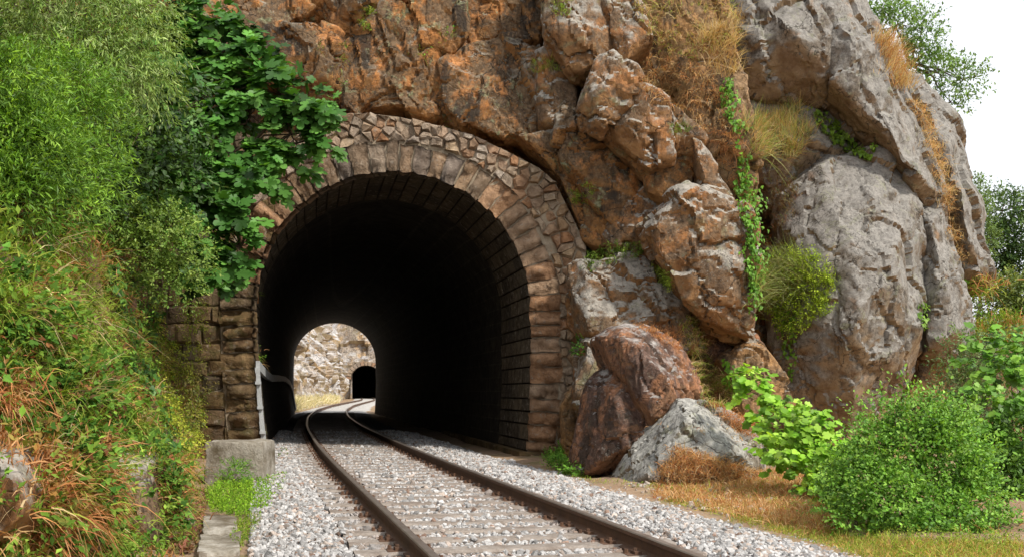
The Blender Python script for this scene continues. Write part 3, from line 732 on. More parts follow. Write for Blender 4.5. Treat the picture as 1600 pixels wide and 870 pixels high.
# mortar bed behind the stones
def flat_poly(poly, y):
    tri = tessellate_polygon([[Vector((q[0], q[1], 0)) for q in poly]])
    return np.array([(q[0], y, q[1]) for q in poly]), np.array(tri)
V, F = flat_poly(RUB, YP + .035); part("mortar", V, F, MORTAR, tunnel, T0)
us = np.linspace(0, 1, 160); a = inp(us, .03); b = inp(us, .66)
V = np.concatenate([np.stack([a[:, 0], np.full(160, YP + .03), a[:, 1]], 1), np.stack([b[:, 0], np.full(160, YP + .03), b[:, 1]], 1)])
i = np.arange(159); part("mortar", V, np.stack([i, i + 1, i + 161, i + 160], 1), MORTAR, tunnel, T0)
V, F = flat_poly(px2([(240, 240), (440, 240), (352, 440), (352, 725), (240, 725)]), YP + .11); part("mortar", V, F, MORTAR, tunnel, T0)
# plinth course at the right foot of the wall inside
q0 = ring(YP + .05)[-1]; q1 = ring(YP + 12)[-1]
V = []
for (x, y) in ((q0[0] - .10, YP - .06), (q0[0] + .5, YP - .06), (q1[0] + .5, YP + 12), (q1[0] - .10, YP + 12)):
    V += [(x, y, -.3), (x, y, .06)]
part("plinth", np.array(V), np.array([(0, 2, 3, 1), (1, 3, 5, 7), (0, 1, 7, 6), (2, 4, 5, 3)]), STONE_MOSSY, tunnel, T0)

# ------------------------------------------------------------------ railway track
track = empty("railway_track", (track_x(8.0), 8.0, 0)); tag(track, "curving railway track with rusty rails on wooden sleepers", "railway track")
TO = np.array((float(track_x(8.0)), 8.0, 0.0))
GA = .868
prof = np.array([(-.068, .03), (-.068, .042), (-.02, .055), (-.009, .07), (-.009, .135), (-.034, .148), (-.036, .176), (-.028, .184), (.028, .184), (.036, .176), (.034, .148), (.009, .135), (.009, .07), (.02, .055), (.068, .042), (.068, .03)])
def rail(side):
    ys = np.concatenate([np.arange(-8, 30, .4), np.arange(30, 186, .8)])
    cx = track_x(ys); sl = track_slope(ys); ln = np.sqrt(1 + sl * sl); nx, ny = 1 / ln, -sl / ln
    V = []
    for k in range(len(ys)):
        u = side * GA + prof[:, 0]
        V.append(np.stack([cx[k] + nx[k] * u, ys[k] + ny[k] * u, prof[:, 1]], 1))
    m = len(prof); V = np.concatenate(V); F = []; mi = []
    for k in range(len(ys) - 1):
        for j in range(m):
            F.append((k * m + j, k * m + (j + 1) % m, (k + 1) * m + (j + 1) % m, (k + 1) * m + j)); mi.append(1 if j in (7,) or (j in (6, 8)) else 0)
    me = mesh_np("rail", V - TO, np.array(F)[:, ::-1], RUST); me.materials.append(HEAD)
    me.polygons.foreach_set("material_index", np.array(mi, np.int32)); return add("rail", me, track)
rail(-1); rail(1)

def sleeper_mesh(seed):
    r = np.random.default_rng(seed); nx = 9
    xs = np.linspace(-1.3, 1.3, nx); V = []
    for x in xs:
        wd = .12 + r.normal(0, .006); zt = .045 + r.normal(0, .004)
        V += [(x, -wd, -.12), (x, -wd, zt - .02), (x, -wd + .02, zt), (x, wd - .02, zt + r.normal(0, .003)), (x, wd, zt - .02), (x, wd, -.12)]
    F = [(k * 6 + j, k * 6 + j + 1, k * 6 + 7 + j, k * 6 + 6 + j) for k in range(nx - 1) for j in range(5)]
    me = mesh_np("sleeper", V, np.array(F)[:, ::-1], WOOD); return me
SL = [sleeper_mesh(k) for k in range(4)]
def plate_mesh():
    bm = bmesh.new()
    def box(x, y, z, sx, sy, sz):
        r = bmesh.ops.create_cube(bm, size=1.0)
        for v in r["verts"]: v.co = Vector((x + v.co.x * sx, y + v.co.y * sy, z + v.co.z * sz))
    box(0, 0, .038, .36, .17, .018)
    for s in (-1, 1):
        box(s * .092, 0, .058, .055, .11, .022)
        r = bmesh.ops.create_cone(bm, segments=6, radius1=.02, radius2=.015, depth=.035, cap_ends=True)
        for v in r["verts"]: v.co += Vector((s * .098, 0, .072))
        r = bmesh.ops.create_cone(bm, segments=6, radius1=.02, radius2=.016, depth=.035, cap_ends=True)
        for v in r["verts"]: v.co += Vector((s * .155, .045, .06))
    me = bpy.data.meshes.new("base_plate"); bm.to_mesh(me); bm.free(); me.materials.append(RUST); return me
PL = plate_mesh()
SLEEPERS = []
y = 4.6; k = 0
while y < 63:
    sl = float(track_slope(y)); ang = -math.atan(sl); x = float(track_x(y))
    SLEEPERS.append((x, y, ang))
    o = bpy.data.objects.new("sleeper", SL[k % 4]); link(o, track); o.location = (x - TO[0], y - TO[1], rng.normal(0, .004)); o.rotation_euler = (0, 0, math.atan(-sl) + rng.normal(0, .006))
    if y < 34:
        for s in (-1, 1):
            b = bpy.data.objects.new("base_plate", PL); link(b, o); b.location = (s * GA, 0, 0)
    y += .60 * math.cos(ang); k += 1

# ballast stones
def ballast():
    phi = (1 + 5 ** .5) / 2
    ico = nrm(np.array([(-1, phi, 0), (1, phi, 0), (-1, -phi, 0), (1, -phi, 0), (0, -1, phi), (0, 1, phi), (0, -1, -phi), (0, 1, -phi), (phi, 0, -1), (phi, 0, 1), (-phi, 0, -1), (-phi, 0, 1)], float))
    icf = np.array([(0, 11, 5), (0, 5, 1), (0, 1, 7), (0, 7, 10), (0, 10, 11), (1, 5, 9), (5, 11, 4), (11, 10, 2), (10, 7, 6), (7, 1, 8), (3, 9, 4), (3, 4, 2), (3, 2, 6), (3, 6, 8), (3, 8, 9), (4, 9, 5), (2, 4, 11), (6, 2, 10), (8, 6, 7), (9, 8, 1)])
    oc = np.array([(1, 0, 0), (-1, 0, 0), (0, 1, 0), (0, -1, 0), (0, 0, 1), (0, 0, -1)], float)
    ocf = np.array([(0, 2, 4), (2, 1, 4), (1, 3, 4), (3, 0, 4), (2, 0, 5), (1, 2, 5), (3, 1, 5), (0, 3, 5)])
    def batch(n, y0, y1, tv, tf, s0, s1, wl=2.08, wr=3.1):
        Y = rng.uniform(y0, y1, n); u = rng.uniform(-wl, wr, n)
        keep = np.ones(n, bool)
        ph = np.interp(Y - np.abs(0), [s[1] for s in SLEEPERS], np.arange(len(SLEEPERS)))
        # distance along the track to the next sleeper, sleeper lies square to the track
        sl = track_slope(Y); ph = ph + 0 * sl
        fr = np.abs(ph - np.round(ph)) * .6
        on = (fr < .135) & (np.abs(u) < 1.33)
        keep &= ~(on & (rng.random(n) > .05)); keep &= np.abs(np.abs(u) - GA) > .085
        keep &= ~((np.abs(np.abs(u) - GA) < .2) & (fr < .13))
        Y, u, on = Y[keep], u[keep], on[keep]; n = len(Y); sl = track_slope(Y); ln = np.sqrt(1 + sl ** 2)
        X = track_x(Y) + u / ln; Yw = Y - u * sl / ln
        sz = rng.uniform(s0, s1, n) * np.where(rng.random(n) < .07, 1.45, 1)
        Z = bed_z(u, Y) + rng.uniform(-.025, .012, n) + np.where(on, .035, 0) - np.where(np.abs(u) < 1.33, .006, 0)
        Z = Z + np.where(np.abs(u) > 1.4, .02, 0)
        sc = sz[:, None] * rng.uniform(.65, 1.25, (n, 3)); sc[:, 2] *= .8
        A = rng.normal(size=(n, 3, 3)); Q, _ = np.linalg.qr(A)
        loc = tv[None] * (1 + rng.normal(0, .16, (n, len(tv), 1))) * sc[:, None, :]
        V = np.einsum('nij,nkj->nki', Q, loc) + np.stack([X, Yw, Z], 1)[:, None, :]
        F = (tf[None] + (np.arange(n) * len(tv))[:, None, None]).reshape(-1, 3)
        b = rng.uniform(.36, .66, n) * np.where(rng.random(n) < .3, .6, 1)
        tint = np.where((rng.random(n) < .16)[:, None], np.array((.95, .80, .69)), np.array((1.0, .975, .95)))
        tint = np.where((rng.random(n) < .045)[:, None], np.array((.62, .42, .32)), tint)
        near = np.exp(-((np.abs(u) - GA) / .22) ** 2)[:, None]     # rust dust along the rails
        c = b[:, None] * tint * (1 - near * np.array((.42, .55, .62)))
        return V.reshape(-1, 3), F, np.repeat(c, len(tv), 0)
    parts = [batch(46000, 5.6, 12.5, ico, icf, .015, .034), batch(42000, 12.5, 21, ico, icf, .021, .04), batch(22000, 21, 34, oc, ocf, .03, .055, 2.0, 2.5)]
    V, F, C, nb = [], [], [], 0
    for v, f, c in parts:
        V.append(v); F.append(f + nb); C.append(c); nb += len(v)
    o = add("ballast_gravel", mesh_np("ballast_gravel", np.concatenate(V), np.concatenate(F), PEBBLE, np.concatenate(C)))
    o["kind"] = "stuff"; o["label"] = "grey white crushed stone ballast around the rails"; o["category"] = "gravel"
ballast()

# ------------------------------------------------------------------ small built things
def rough_box(name, x0, x1, y0, y1, z0, z1, mat, n=9, rough=.02, taper=0.0, rot=0.0):
    bm = bmesh.new(); bmesh.ops.create_cube(bm, size=2.0)
    bmesh.ops.bevel(bm, geom=bm.edges[:], offset=.07, segments=2, profile=.6, affect='EDGES')
    bmesh.ops.subdivide_edges(bm, edges=[e for e in bm.edges if e.calc_length() > .5], cuts=n, use_grid_fill=True)
    bmesh.ops.triangulate(bm, faces=bm.faces[:])
    V = np.array([v.co[:] for v in bm.verts]); F = np.array([[v.index for v in f.verts] for f in bm.faces]); bm.free()
    c = np.array(((x0 + x1) / 2, (y0 + y1) / 2, z0)); hs = np.array(((x1 - x0) / 2, (y1 - y0) / 2, (z1 - z0) / 2))
    k = 1 - taper * (V[:, 2:3] * .5 + .5); V[:, :2] *= k
    V = V * hs; V[:, 2] += hs[2]
    V += nrm(V - np.array((0, 0, hs[2]))) * (rough * fbm(V * 5 + 3, 4, 71))[:, None]
    o = add(name, mesh_np(name, V, F, mat, smooth=True), loc=c); o.rotation_euler = (0, 0, rot)
    try: o.data.set_sharp_from_angle(angle=math.radians(40))
    except Exception: pass
    return o
b0 = at(319, 690, 15.6); b1 = at(411, 757, 15.6)
tag(rough_box("concrete_block", b0[0], b1[0], 15.6, 16.5, -.3, b0[2], CONCRETE, taper=.03), "weathered concrete block standing before the left arch foot", "concrete block")
tag(rough_box("concrete_slab", -2.78, -2.46, 8.5, 11.0, -.3, .035, CONCRETE, rough=.06, rot=.258), "low pale concrete slab sunk in the ground by the gravel", "concrete slab")

def ribbon(points, width_vec, thick_vec):
    """flat channel swept along points; width and thickness vectors per point"""
    P_, W, T = map(np.asarray, (points, width_vec, thick_vec)); n = len(P_)
    V = np.stack([P_ - W - T, P_ + W - T, P_ + W + T, P_ - W + T], 1).reshape(-1, 3)
    F = [(k * 4 + j, k * 4 + (j + 1) % 4, k * 4 + 4 + (j + 1) % 4, k * 4 + 4 + j) for k in range(n - 1) for j in range(4)]
    F += [(0, 3, 2, 1), ((n - 1) * 4, (n - 1) * 4 + 1, (n - 1) * 4 + 2, (n - 1) * 4 + 3)]
    return V, np.array(F)
duct = empty("cable_duct", (-5.1, YP, 0)); DO = np.array((-5.1, YP, 0.0))
tag(duct, "pale grey metal cable duct on the tunnel side wall", "cable duct")
def wall_x(Y, z):
    r = ring(Y)[:110]; return np.interp(z, r[:, 1], r[:, 0])
P0 = [np.array((wall_x(YP + .05, zz_) + .06, YP + .05, zz_)) for zz_ in np.linspace(.1, 1.76, 6)]
V, F = ribbon(P0, [(.045, 0, 0)] * 6, [(0, .025, 0)] * 6); part("upright", V, F, GALV, duct, DO)
run = [(YP + .05, 1.80), (YP + 1.5, 1.74), (YP + 4, 1.66), (28.5, 1.62), (34, 1.68), (42, 1.74), (50, 1.66), (55, 1.45), (59, 1.05), (62, .55), (64.5, .2)]
P1 = [np.array((wall_x(a_, b_) + .07, a_, b_)) for a_, b_ in run]
V, F = ribbon(P1, [(0, 0, .095)] * len(run), [(.04, 0, 0)] * len(run)); part("trunking", V, F, GALV, duct, DO)
for k, zz_ in enumerate((.45, .95, 1.45)):
    c = np.array((wall_x(YP, zz_) + .06, YP + .0, zz_))
    V, F = ribbon([c + (0, 0, -.03), c + (0, 0, .03)], [(.055, 0, 0)] * 2, [(0, .03, 0)] * 2); part("bracket", V, F, GALV, duct, DO)

# ------------------------------------------------------------------ beyond the far mouth
def far_side():
    ys = np.concatenate([np.arange(65.3, 120, .35), np.arange(120, 177, 1.0)]); zz = np.concatenate([np.arange(-.3, 16, .25), np.arange(16, 40, 1.2)])
    Y, Z = np.meshgrid(ys, zz, indexing='ij'); Zc = np.clip(Z, 0, 50)
    X = track_x(Y) - 3.7 - .24 * Zc - np.clip(1.3 - Zc, 0, 1.3) * -.9 * np.clip((150 - Y) / 40, 0, 1)
    p = np.stack([X.ravel(), Y.ravel(), Z.ravel()], 1)
    pr_ = np.stack([p[:, 0], p[:, 1] + .5 * p[:, 2], p[:, 2] - .3 * p[:, 1]], 1) + .5 * fbm(p * .5, 3, 2)[:, None]
    f1, e1 = facet(pr_ * np.array((.4, .4, .2)), 13); f2, e2 = facet(pr_ * np.array((1.1, .9, .5)), 14)
    d = (.9 * f1 + .25 * f2 + 1.3 * fbm(p * np.array((.3, .3, .22)), 5, 12, .58) - .4 * np.clip(1 - e1 / .1, 0, 1)) * np.clip(Z.ravel() / 2, 0, 1)
    V = p + np.array((1, -.3, .1)) * d[:, None]
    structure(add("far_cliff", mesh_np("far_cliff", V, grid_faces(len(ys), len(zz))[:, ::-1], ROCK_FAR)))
    # wall of rock with the second tunnel
    xs = np.arange(-60, 14, .5); zz = np.arange(-.5, 40, .5); X, Z = np.meshgrid(xs, zz, indexing='ij')
    Yw = 177 + .25 * np.clip(Z - 6, 0, 40) + 0 * X
    p = np.stack([X.ravel(), Yw.ravel(), Z.ravel()], 1); f1, _ = facet(p * .3, 23)
    V = p + np.array((0, -1, 0)) * ((1.2 * f1 + .5 * fbm(p * .5, 3, 5)) * np.clip((p[:, 2] - 4) / 4, 0.1, 1))[:, None]
    F = grid_faces(len(xs), len(zz)); c = V[F].mean(1); cx = float(track_x(177))
    hole = (np.abs(c[:, 0] - cx) < 2.6) & (c[:, 2] < 3.4) | (np.hypot(c[:, 0] - cx, c[:, 2] - 3.2) < 2.6)
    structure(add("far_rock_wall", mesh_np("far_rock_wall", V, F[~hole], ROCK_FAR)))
    t2 = empty("far_tunnel", (cx, 176.5, 0)); o2 = np.array((cx, 176.5, 0.0)); tag(t2, "small second tunnel mouth in sunlit rock seen through the first tunnel", "tunnel")
    a = np.concatenate([[0], np.linspace(0, math.pi, 30), [math.pi]])
    px_, pz_ = 2.55 * np.cos(a), 3.1 + 2.3 * np.sin(a); pz_[0] = pz_[-1] = -.3
    ro = []
    for yy in (176.0, 215.0): ro.append(np.stack([cx + px_ - (yy - 176) * .15, np.full(len(a), yy), pz_], 1))
    part("lining", np.concatenate(ro), grid_faces(2, len(a)), LINING_FAR, t2, o2, True)
    V = [(cx - 9, 215, -.5), (cx - 1, 215, -.5), (cx - 1, 215, 7), (cx - 9, 215, 7)]
    part("end_wall", np.array(V, float), np.array([(0, 1, 2, 3)]), LINING_FAR, t2, o2)
    for k in range(15):
        b = np.linspace(math.pi * k / 15 + .02, math.pi * (k + 1) / 15 - .02, 3)
        V = [(cx + r * 2.55 * np.cos(x), yy, 3.1 + r * 2.3 * np.sin(x)) for yy in (175.6, 176.6) for r in (1, 1.28) for x in b]
        F = [(0, 1, 4, 3), (1, 2, 5, 4), (0, 6, 7, 1), (1, 7, 8, 2), (3, 4, 10, 9), (4, 5, 11, 10), (0, 3, 9, 6), (2, 8, 11, 5)]
        part("voussoir", np.array(V), np.array(F), STONE_PALE, t2, o2)
far_side()

# ------------------------------------------------------------------ plants: leaf shapes and growers
def leaf_from_outline(pts, fold=.12):
    """fan from the leaf base; pts (x,y) outline starting right of the base, going round"""
    V = [(0, 0, 0)] + [(x, y, fold * abs(x) - .10 * y * y) for x, y in pts]
    F = [(0, k, k + 1) for k in range(1, len(pts))]
    return np.array(V, float), np.array(F)
L_NARROW = (np.array([(0, 0, 0), (.11, .45, .03), (0, 1, -.08), (-.11, .45, .03)]), np.array([(0, 1, 2), (0, 2, 3)]))
L_OVAL = leaf_from_outline([(.22, .22), (.30, .52), (.17, .84), (0, 1), (-.17, .84), (-.30, .52), (-.22, .22)])
L_SMALL = (np.array([(0, 0, 0), (.27, .5, .05), (0, 1, -.08), (-.27, .5, .05)]), np.array([(0, 1, 2), (0, 2, 3)]))
L_IVY = leaf_from_outline([(.30, -.10), (.52, .12), (.30, .38), (.22, .66), (0, 1), (-.22, .66), (-.30, .38), (-.52, .12), (-.30, -.10)])
L_GRAPE = leaf_from_outline([(.12, -.14), (.34, -.10), (.52, .10), (.44, .34), (.58, .58), (.32, .66), (.20, .86), (0, 1.02), (-.20, .86), (-.32, .66), (-.58, .58), (-.44, .34), (-.52, .10), (-.34, -.10), (-.12, -.14)], .10)
L_FIG = leaf_from_outline([(.10, -.10), (.32, -.06), (.47, .14), (.34, .27), (.52, .46), (.54, .66), (.38, .72), (.20, .56), (.24, .86), (.10, 1.03), (-.10, 1.03), (-.24, .86), (-.20, .56), (-.38, .72), (-.54, .66), (-.52, .46), (-.34, .27), (-.47, .14), (-.32, -.06), (-.10, -.10)], .12)

def frames(D, UP):
    y = nrm(D); z = nrm(UP - (UP * y).sum(1, keepdims=True) * y); x = np.cross(y, z)
    return np.stack([x, y, z], 2)                     # columns
def leaves(tmpl, P_, D, UP, size, col):
    tv, tf = tmpl; n = len(P_)
    R = frames(D, UP)
    loc = tv[None] * size[:, None, None]
    V = np.einsum('nij,nkj->nki', R, loc) + P_[:, None, :]
    F = (tf[None] + (np.arange(n) * len(tv))[:, None, None]).reshape(-1, 3)
    return V.reshape(-1, 3), F, np.repeat(col, len(tv), 0)
def merge(parts):
    V, F, C, nb = [], [], [], 0
    for v, f, c in parts:
        V.append(v); F.append(f + nb); C.append(c); nb += len(v)
    return np.concatenate(V), np.concatenate(F), np.concatenate(C)
def palette(cols, n, spread=.22):
    """random mixes of neighbouring colours with brightness scatter"""
    c = np.array(cols); t = rng.random(n) * (len(c) - 1); i = np.minimum(t.astype(int), len(c) - 2); f = (t - i)[:, None]
    return (c[i] * (1 - f) + c[i + 1] * f) * (1 + rng.normal(0, spread, (n, 1))).clip(.45, 1.7)

def limb_mesh(paths, sides=6):
    """tapered tubes: list of (points, r0, r1)"""
    V, F, nb = [], [], 0
    for pts, r0, r1 in paths:
        pts = np.asarray(pts, float); n = len(pts); t = nrm(np.gradient(pts, axis=0))
        a = nrm(np.cross(t, np.array((.31, .22, .93)))); b = np.cross(t, a)
        r = np.linspace(r0, r1, n)[:, None, None]; an = np.arange(sides) / sides * 2 * math.pi
        ringv = pts[:, None] + r * (np.cos(an)[None, :, None] * a[:, None] + np.sin(an)[None, :, None] * b[:, None])
        V.append(ringv.reshape(-1, 3))
        for k in range(n - 1):
            for j in range(sides): F.append((nb + k * sides + j, nb + k * sides + (j + 1) % sides, nb + (k + 1) * sides + (j + 1) % sides, nb + (k + 1) * sides + j))
        nb += n * sides
    return np.concatenate(V), np.array(F)
def bend(a, b, sag=.15, n=7, wob=.05):
    a, b = np.asarray(a, float), np.asarray(b, float); t = np.linspace(0, 1, n)[:, None]
    L = np.linalg.norm(b - a); p = a + (b - a) * t; p[:, 2] += np.sin(t[:, 0] * math.pi) * sag * L
    p[1:-1] += rng.normal(0, wob * L * .5, (n - 2, 3)); return p

def blob_sprigs(blobs, n, shell=.55, front=.5):
    """points through ellipsoids (px, py, Y, rx px, ry px, depth radius m), denser towards the outside; returns centre, outward"""
    b = np.array(blobs, float); vol = b[:, 3] * b[:, 4]; k = rng.choice(len(b), n, p=vol / vol.sum())
    d = nrm(rng.normal(size=(n, 3)) + np.array((0, -front, front * .6)))
    r = (shell + (1 - shell) * rng.random(n) ** .6) * (1 + .16 * fbm(d * 2.2 + k[:, None] * 3.3, 2, 6))
    c = np.stack([at(x, y, Y) for x, y, Y in b[:, :3]])[k]; s = b[k, 2] / FPX
    rad = np.stack([b[k, 3] * s, b[k, 5], b[k, 4] * s], 1)
    return c + d * rad * r[:, None], d
def sprig_leaves(tmpl, C, D, k, twig, size, cols, droop=.25, spread=.22, splay=.9, up=(0, -.35, 1), clump=.18, jitter=.0):
    m = len(C); D = nrm(D + rng.normal(0, .35, D.shape) + np.array((0, 0, -droop)))
    t = (np.arange(k)[None, :] + rng.random((m, k)) * .6) / k
    P_ = C[:, None] + D[:, None] * (t * twig)[..., None]
    P_ = P_.reshape(-1, 3) + rng.normal(0, twig * .06 + jitter, (m * k, 3))
    rad = nrm(rng.normal(size=(m * k, 3)))
    DD = nrm(np.repeat(D, k, 0) * .75 + rad * splay + np.array((0, 0, -droop * .6)))
    UP = np.repeat(D, k, 0) * .3 + np.array(up) + rng.normal(0, .35, (m * k, 3))
    sz = size * rng.uniform(.6, 1.25, m * k)
    base = palette(cols, m, clump); col = np.repeat(base, k, 0) * (1 + rng.normal(0, spread, (m * k, 1))).clip(.5, 1.6)
    return leaves(tmpl, P_, DD, UP, sz, col)
def plant(name, label, cat, base, blobs, n, k, twig, size, tmpl, cols, mat=None, droop=.25, stem_r=.03, group=None, leaf_part="foliage", shell=.55, stem="stem", splay=.9, front=.5, twigs=True, up=(0, -.35, 1), extra=None):
    base = np.asarray(base, float); root = empty(name, base); tag(root, label, cat, group)
    C, D = blob_sprigs(blobs, n, shell, front)
    V, F, Cc = sprig_leaves(tmpl, C, D, k, twig, size, cols, droop, splay=splay, up=up)
    if extra: V, F, Cc = merge([(V, F, Cc)] + extra)
    o = part(leaf_part, V, F, mat or LEAF, root, base, col=Cc); o["kind"] = "stuff"
    paths = []
    for bl in blobs:
        c = at(*bl[:3]); paths.append((bend(base, c, .12), stem_r, stem_r * .35))
        if twigs:
            for _ in range(5):
                d = nrm(rng.normal(size=(1, 3)))[0]; s = bl[2] / FPX
                paths.append((bend(c, c + d * np.array((bl[3] * s, bl[5], bl[4] * s)) * .9, .1, 5), stem_r * .4, stem_r * .12))
    V, F = limb_mesh(paths, 5); part(stem, V, F, BARK, root, base, True)
    return root

def blades(P_, D, length, width, bendv, cols, seg=3, spread=.22):
    """grass: ribbons that start along D and bend over towards gravity"""
    n = len(P_); t = np.linspace(0, 1, seg + 1)
    side = nrm(np.cross(D, rng.normal(size=(n, 3))))
    g = np.array((0, 0, -1.0))
    cen = P_[:, None] + D[:, None] * (t[None, :, None] * length[:, None, None]) + g * (t ** 2)[None, :, None] * (bendv * length)[:, None, None]
    wd = (width[:, None] * (1 - t[None] ** 1.6 * .92))[..., None] * side[:, None]
    V = np.stack([cen - wd, cen + wd], 2).reshape(n, -1, 3); m = 2 * (seg + 1)
    q = np.array([(2 * k, 2 * k + 1, 2 * k + 3, 2 * k + 2) for k in range(seg)]); q = np.concatenate([q[:, [0, 1, 2]], q[:, [0, 2, 3]]])
    F = (q[None] + (np.arange(n) * m)[:, None, None]).reshape(-1, 3)
    return V.reshape(-1, 3), F, np.repeat(palette(cols, n, spread), m, 0)
def tufts(H, N, per, length, width, cols, spread=.06, out=.45, bendv=.45, lean=.5):
    n = len(H); P_ = np.repeat(H, per, 0) + rng.normal(0, spread, (n * per, 3)) * np.array((1, 1, .25))
    D = nrm(np.array((0, 0, 1.0)) + np.repeat(N, per, 0) * out + rng.normal(0, lean, (n * per, 3)))
    L = length * np.repeat(rng.uniform(.6, 1.3, n), per) * rng.uniform(.5, 1.2, n * per)
    return blades(P_, D, L, width * rng.uniform(.6, 1.3, n * per), bendv * rng.uniform(.4, 1.5, n * per), cols)
def in_poly_px(poly, n):
    poly = np.array(poly, float); out = []
    lo, hi = poly.min(0), poly.max(0)
    while len(out) < n:
        p = rng.uniform(lo, hi)
        if poly_in(p, poly): out.append(p)
    return out
def hits(poly, n, ymax=60, skip_track=True, ymin=0):
    H, N = [], []
    for x, y in in_poly_px(poly, n):
        if x < 300 and any(poly_in((x, y), b) for b in BANK_ROCKS) and rng.random() < .93: continue
        h, nn = hit(x, y)
        if h is None or h[1] > ymax or h[1] < ymin: continue
        if skip_track and h[2] < .25 and -2.0 < h[0] - track_x(h[1]) < 2.9: continue
        H.append(h); N.append(nn)
    return np.array(H).reshape(-1, 3), np.array(N).reshape(-1, 3)

GREEN = [(.05, .12, .016), (.10, .22, .028), (.17, .31, .045)]
YGREEN = [(.16, .27, .03), (.27, .38, .05), (.38, .43, .08)]
BRIGHT = [(.10, .26, .02), (.17, .38, .03), (.26, .46, .05)]
DRY = [(.52, .30, .12), (.62, .43, .21), (.68, .55, .33)]
REDDRY = [(.40, .15, .06), (.54, .25, .10), (.62, .38, .19)]
STRAW = [(.55, .42, .22), (.66, .56, .34), (.50, .36, .16)]

# ---- the overgrown bank
def stuff(name, label, cat, pr, mat):
    V, F, C = merge(pr); o = add(name, mesh_np(name, V, F, mat, C)); o["kind"] = "stuff"; o["label"] = label; o["category"] = cat; return o
BANK = [(-30, 300), (180, 300), (300, 400), (312, 700), (300, 780), (262, 860), (255, 900), (-30, 900)]
H, N = hits(BANK, 5200, 24)
keep = fbm(H * 1.9, 3, 140) + rng.normal(0, .3, len(H)) > -.28; H, N = H[keep], N[keep]
sel = 1.5 * fbm(H * .95, 3, 101) + rng.normal(0, .2, len(H)); low = H[:, 2] < 1.0
g = sel < -.35; r = (sel >= -.35) & (sel < .42); yg = sel >= .42
far = np.clip(H[:, 1] / 9, .8, 2.2)
stuff("bank_dry_grass", "reddish dry grass over the left bank", "dry grass", [tufts(H[r], N[r], 11, .24, .0048, REDDRY, .07, .9, .7, .6), tufts(H[yg][::2], N[yg][::2], 8, .30, .0032, DRY, .07, .9, .7, .6)], BLADE)
stuff("bank_grass", "yellow green grass over the left bank", "grass", [tufts(H[yg], N[yg], 12, .22, .005, YGREEN, .08, .9, .7, .6), tufts(H[g], N[g], 8, .2, .0038, YGREEN, .08, .9, .7, .6)], BLADE)
def cast(o, d, n):
    H, N = [], []
    for k in range(n):
        loc, nn, i_, q = BV.ray_cast(Vector(o[k]), Vector(d[k]))
        if loc is None: continue
        nn = Vector(nn)
        if nn.dot(Vector(d[k])) > 0: nn = -nn
        H.append(loc[:]); N.append(nn[:])
    return np.array(H).reshape(-1, 3), np.array(N).reshape(-1, 3)
# the whole length of the bank, from its near end to the rock
nb_ = 11000; o_ = np.stack([np.full(nb_, -1.2), 2.2 + 20.8 * rng.random(nb_) ** 1.7, rng.uniform(.05, 8.5, nb_)], 1); d_ = np.tile((-1.0, .25, -.05), (nb_, 1))
HB, NBk = cast(o_, d_, nb_); kk = HB[:, 0] > -9; kk &= ~(((HB[:, 1] > 8) & (rng.random(len(HB)) < .72))); HB, NBk = HB[kk], NBk[kk]
sb = 1.5 * fbm(HB * .95, 3, 101) + rng.normal(0, .25, len(HB)); rb_ = (sb > -.3) & (sb < .25)
stuff("bank_thatch", "matted dry grass and weeds along the whole bank", "undergrowth", [tufts(HB[rb_], NBk[rb_], 9, .24, .005, REDDRY + DRY, .08, .9, .7, .6), tufts(HB[~rb_], NBk[~rb_], 9, .22, .005, YGREEN, .08, .9, .7, .6),
      sprig_leaves(L_SMALL, HB[::2] + NBk[::2] * .04, NBk[::2] + np.array((0, 0, .4)), 10, .26, .06, [(.07, .15, .02), (.14, .26, .03), (.22, .33, .05)], .15)], BLADE)
H2, N2 = hits(BANK, 3600, 24)
keep = fbm(H2 * 1.7 + 31, 3, 150) + rng.normal(0, .2, len(H2)) > .0; H2, N2 = H2[keep], N2[keep]
s2 = fbm(H2 * 1.1 + 7, 3, 55) + rng.normal(0, .25, len(H2)); k2 = s2 > -.1
stuff("bank_undergrowth", "small leaved green weeds over the left bank", "undergrowth", [sprig_leaves(L_SMALL, H2[k2] + N2[k2] * .04, N2[k2] + np.array((0, 0, .5)), 9, .20, .045, [(.08, .17, .02), (.15, .28, .035), (.26, .37, .06)], .15),
      sprig_leaves(L_OVAL, H2[~k2][::2] + N2[~k2][::2] * .04, N2[~k2][::2] + np.array((0, 0, .5)), 7, .16, .05, [(.28, .11, .035), (.17, .22, .04), (.34, .2, .06)], .15)], LEAF_MATT)
H3, N3 = hits([(-40, -40), (230, -40), (290, 150), (300, 330), (200, 340), (-40, 320)], 1600, 26)
stuff('bank_leaf_cover', 'dark green leaves covering the upper bank behind the shrubs', 'undergrowth', [sprig_leaves(L_OVAL, H3 + N3 * .08, N3 + np.array((0, 0, .4)), 9, .3, .07, [(.03, .07, .01), (.06, .13, .018), (.11, .19, .03)], .2)], LEAF_MATT)
H4, N4 = hits([(-30, 420), (120, 400), (250, 560), (262, 860), (-30, 900)], 900, 16)
k4 = fbm(H4 * 1.2 + 3, 3, 77) > -.05; H4, N4 = H4[k4], N4[k4]
stuff('bank_broad_weeds', 'broad leaved green weeds among the dry grass of the bank', 'weeds', [sprig_leaves(L_IVY, H4 + N4 * .09, N4 + np.array((0, 0, .3)), 6, .16, .046, [(.04, .11, .015), (.09, .21, .03), (.17, .32, .05)], .25), sprig_leaves(L_SMALL, H4[::3] + N4[::3] * .05, N4[::3], 9, .2, .05, [(.16, .05, .025), (.24, .10, .04), (.10, .07, .03)], .4)], LEAF_MATT)
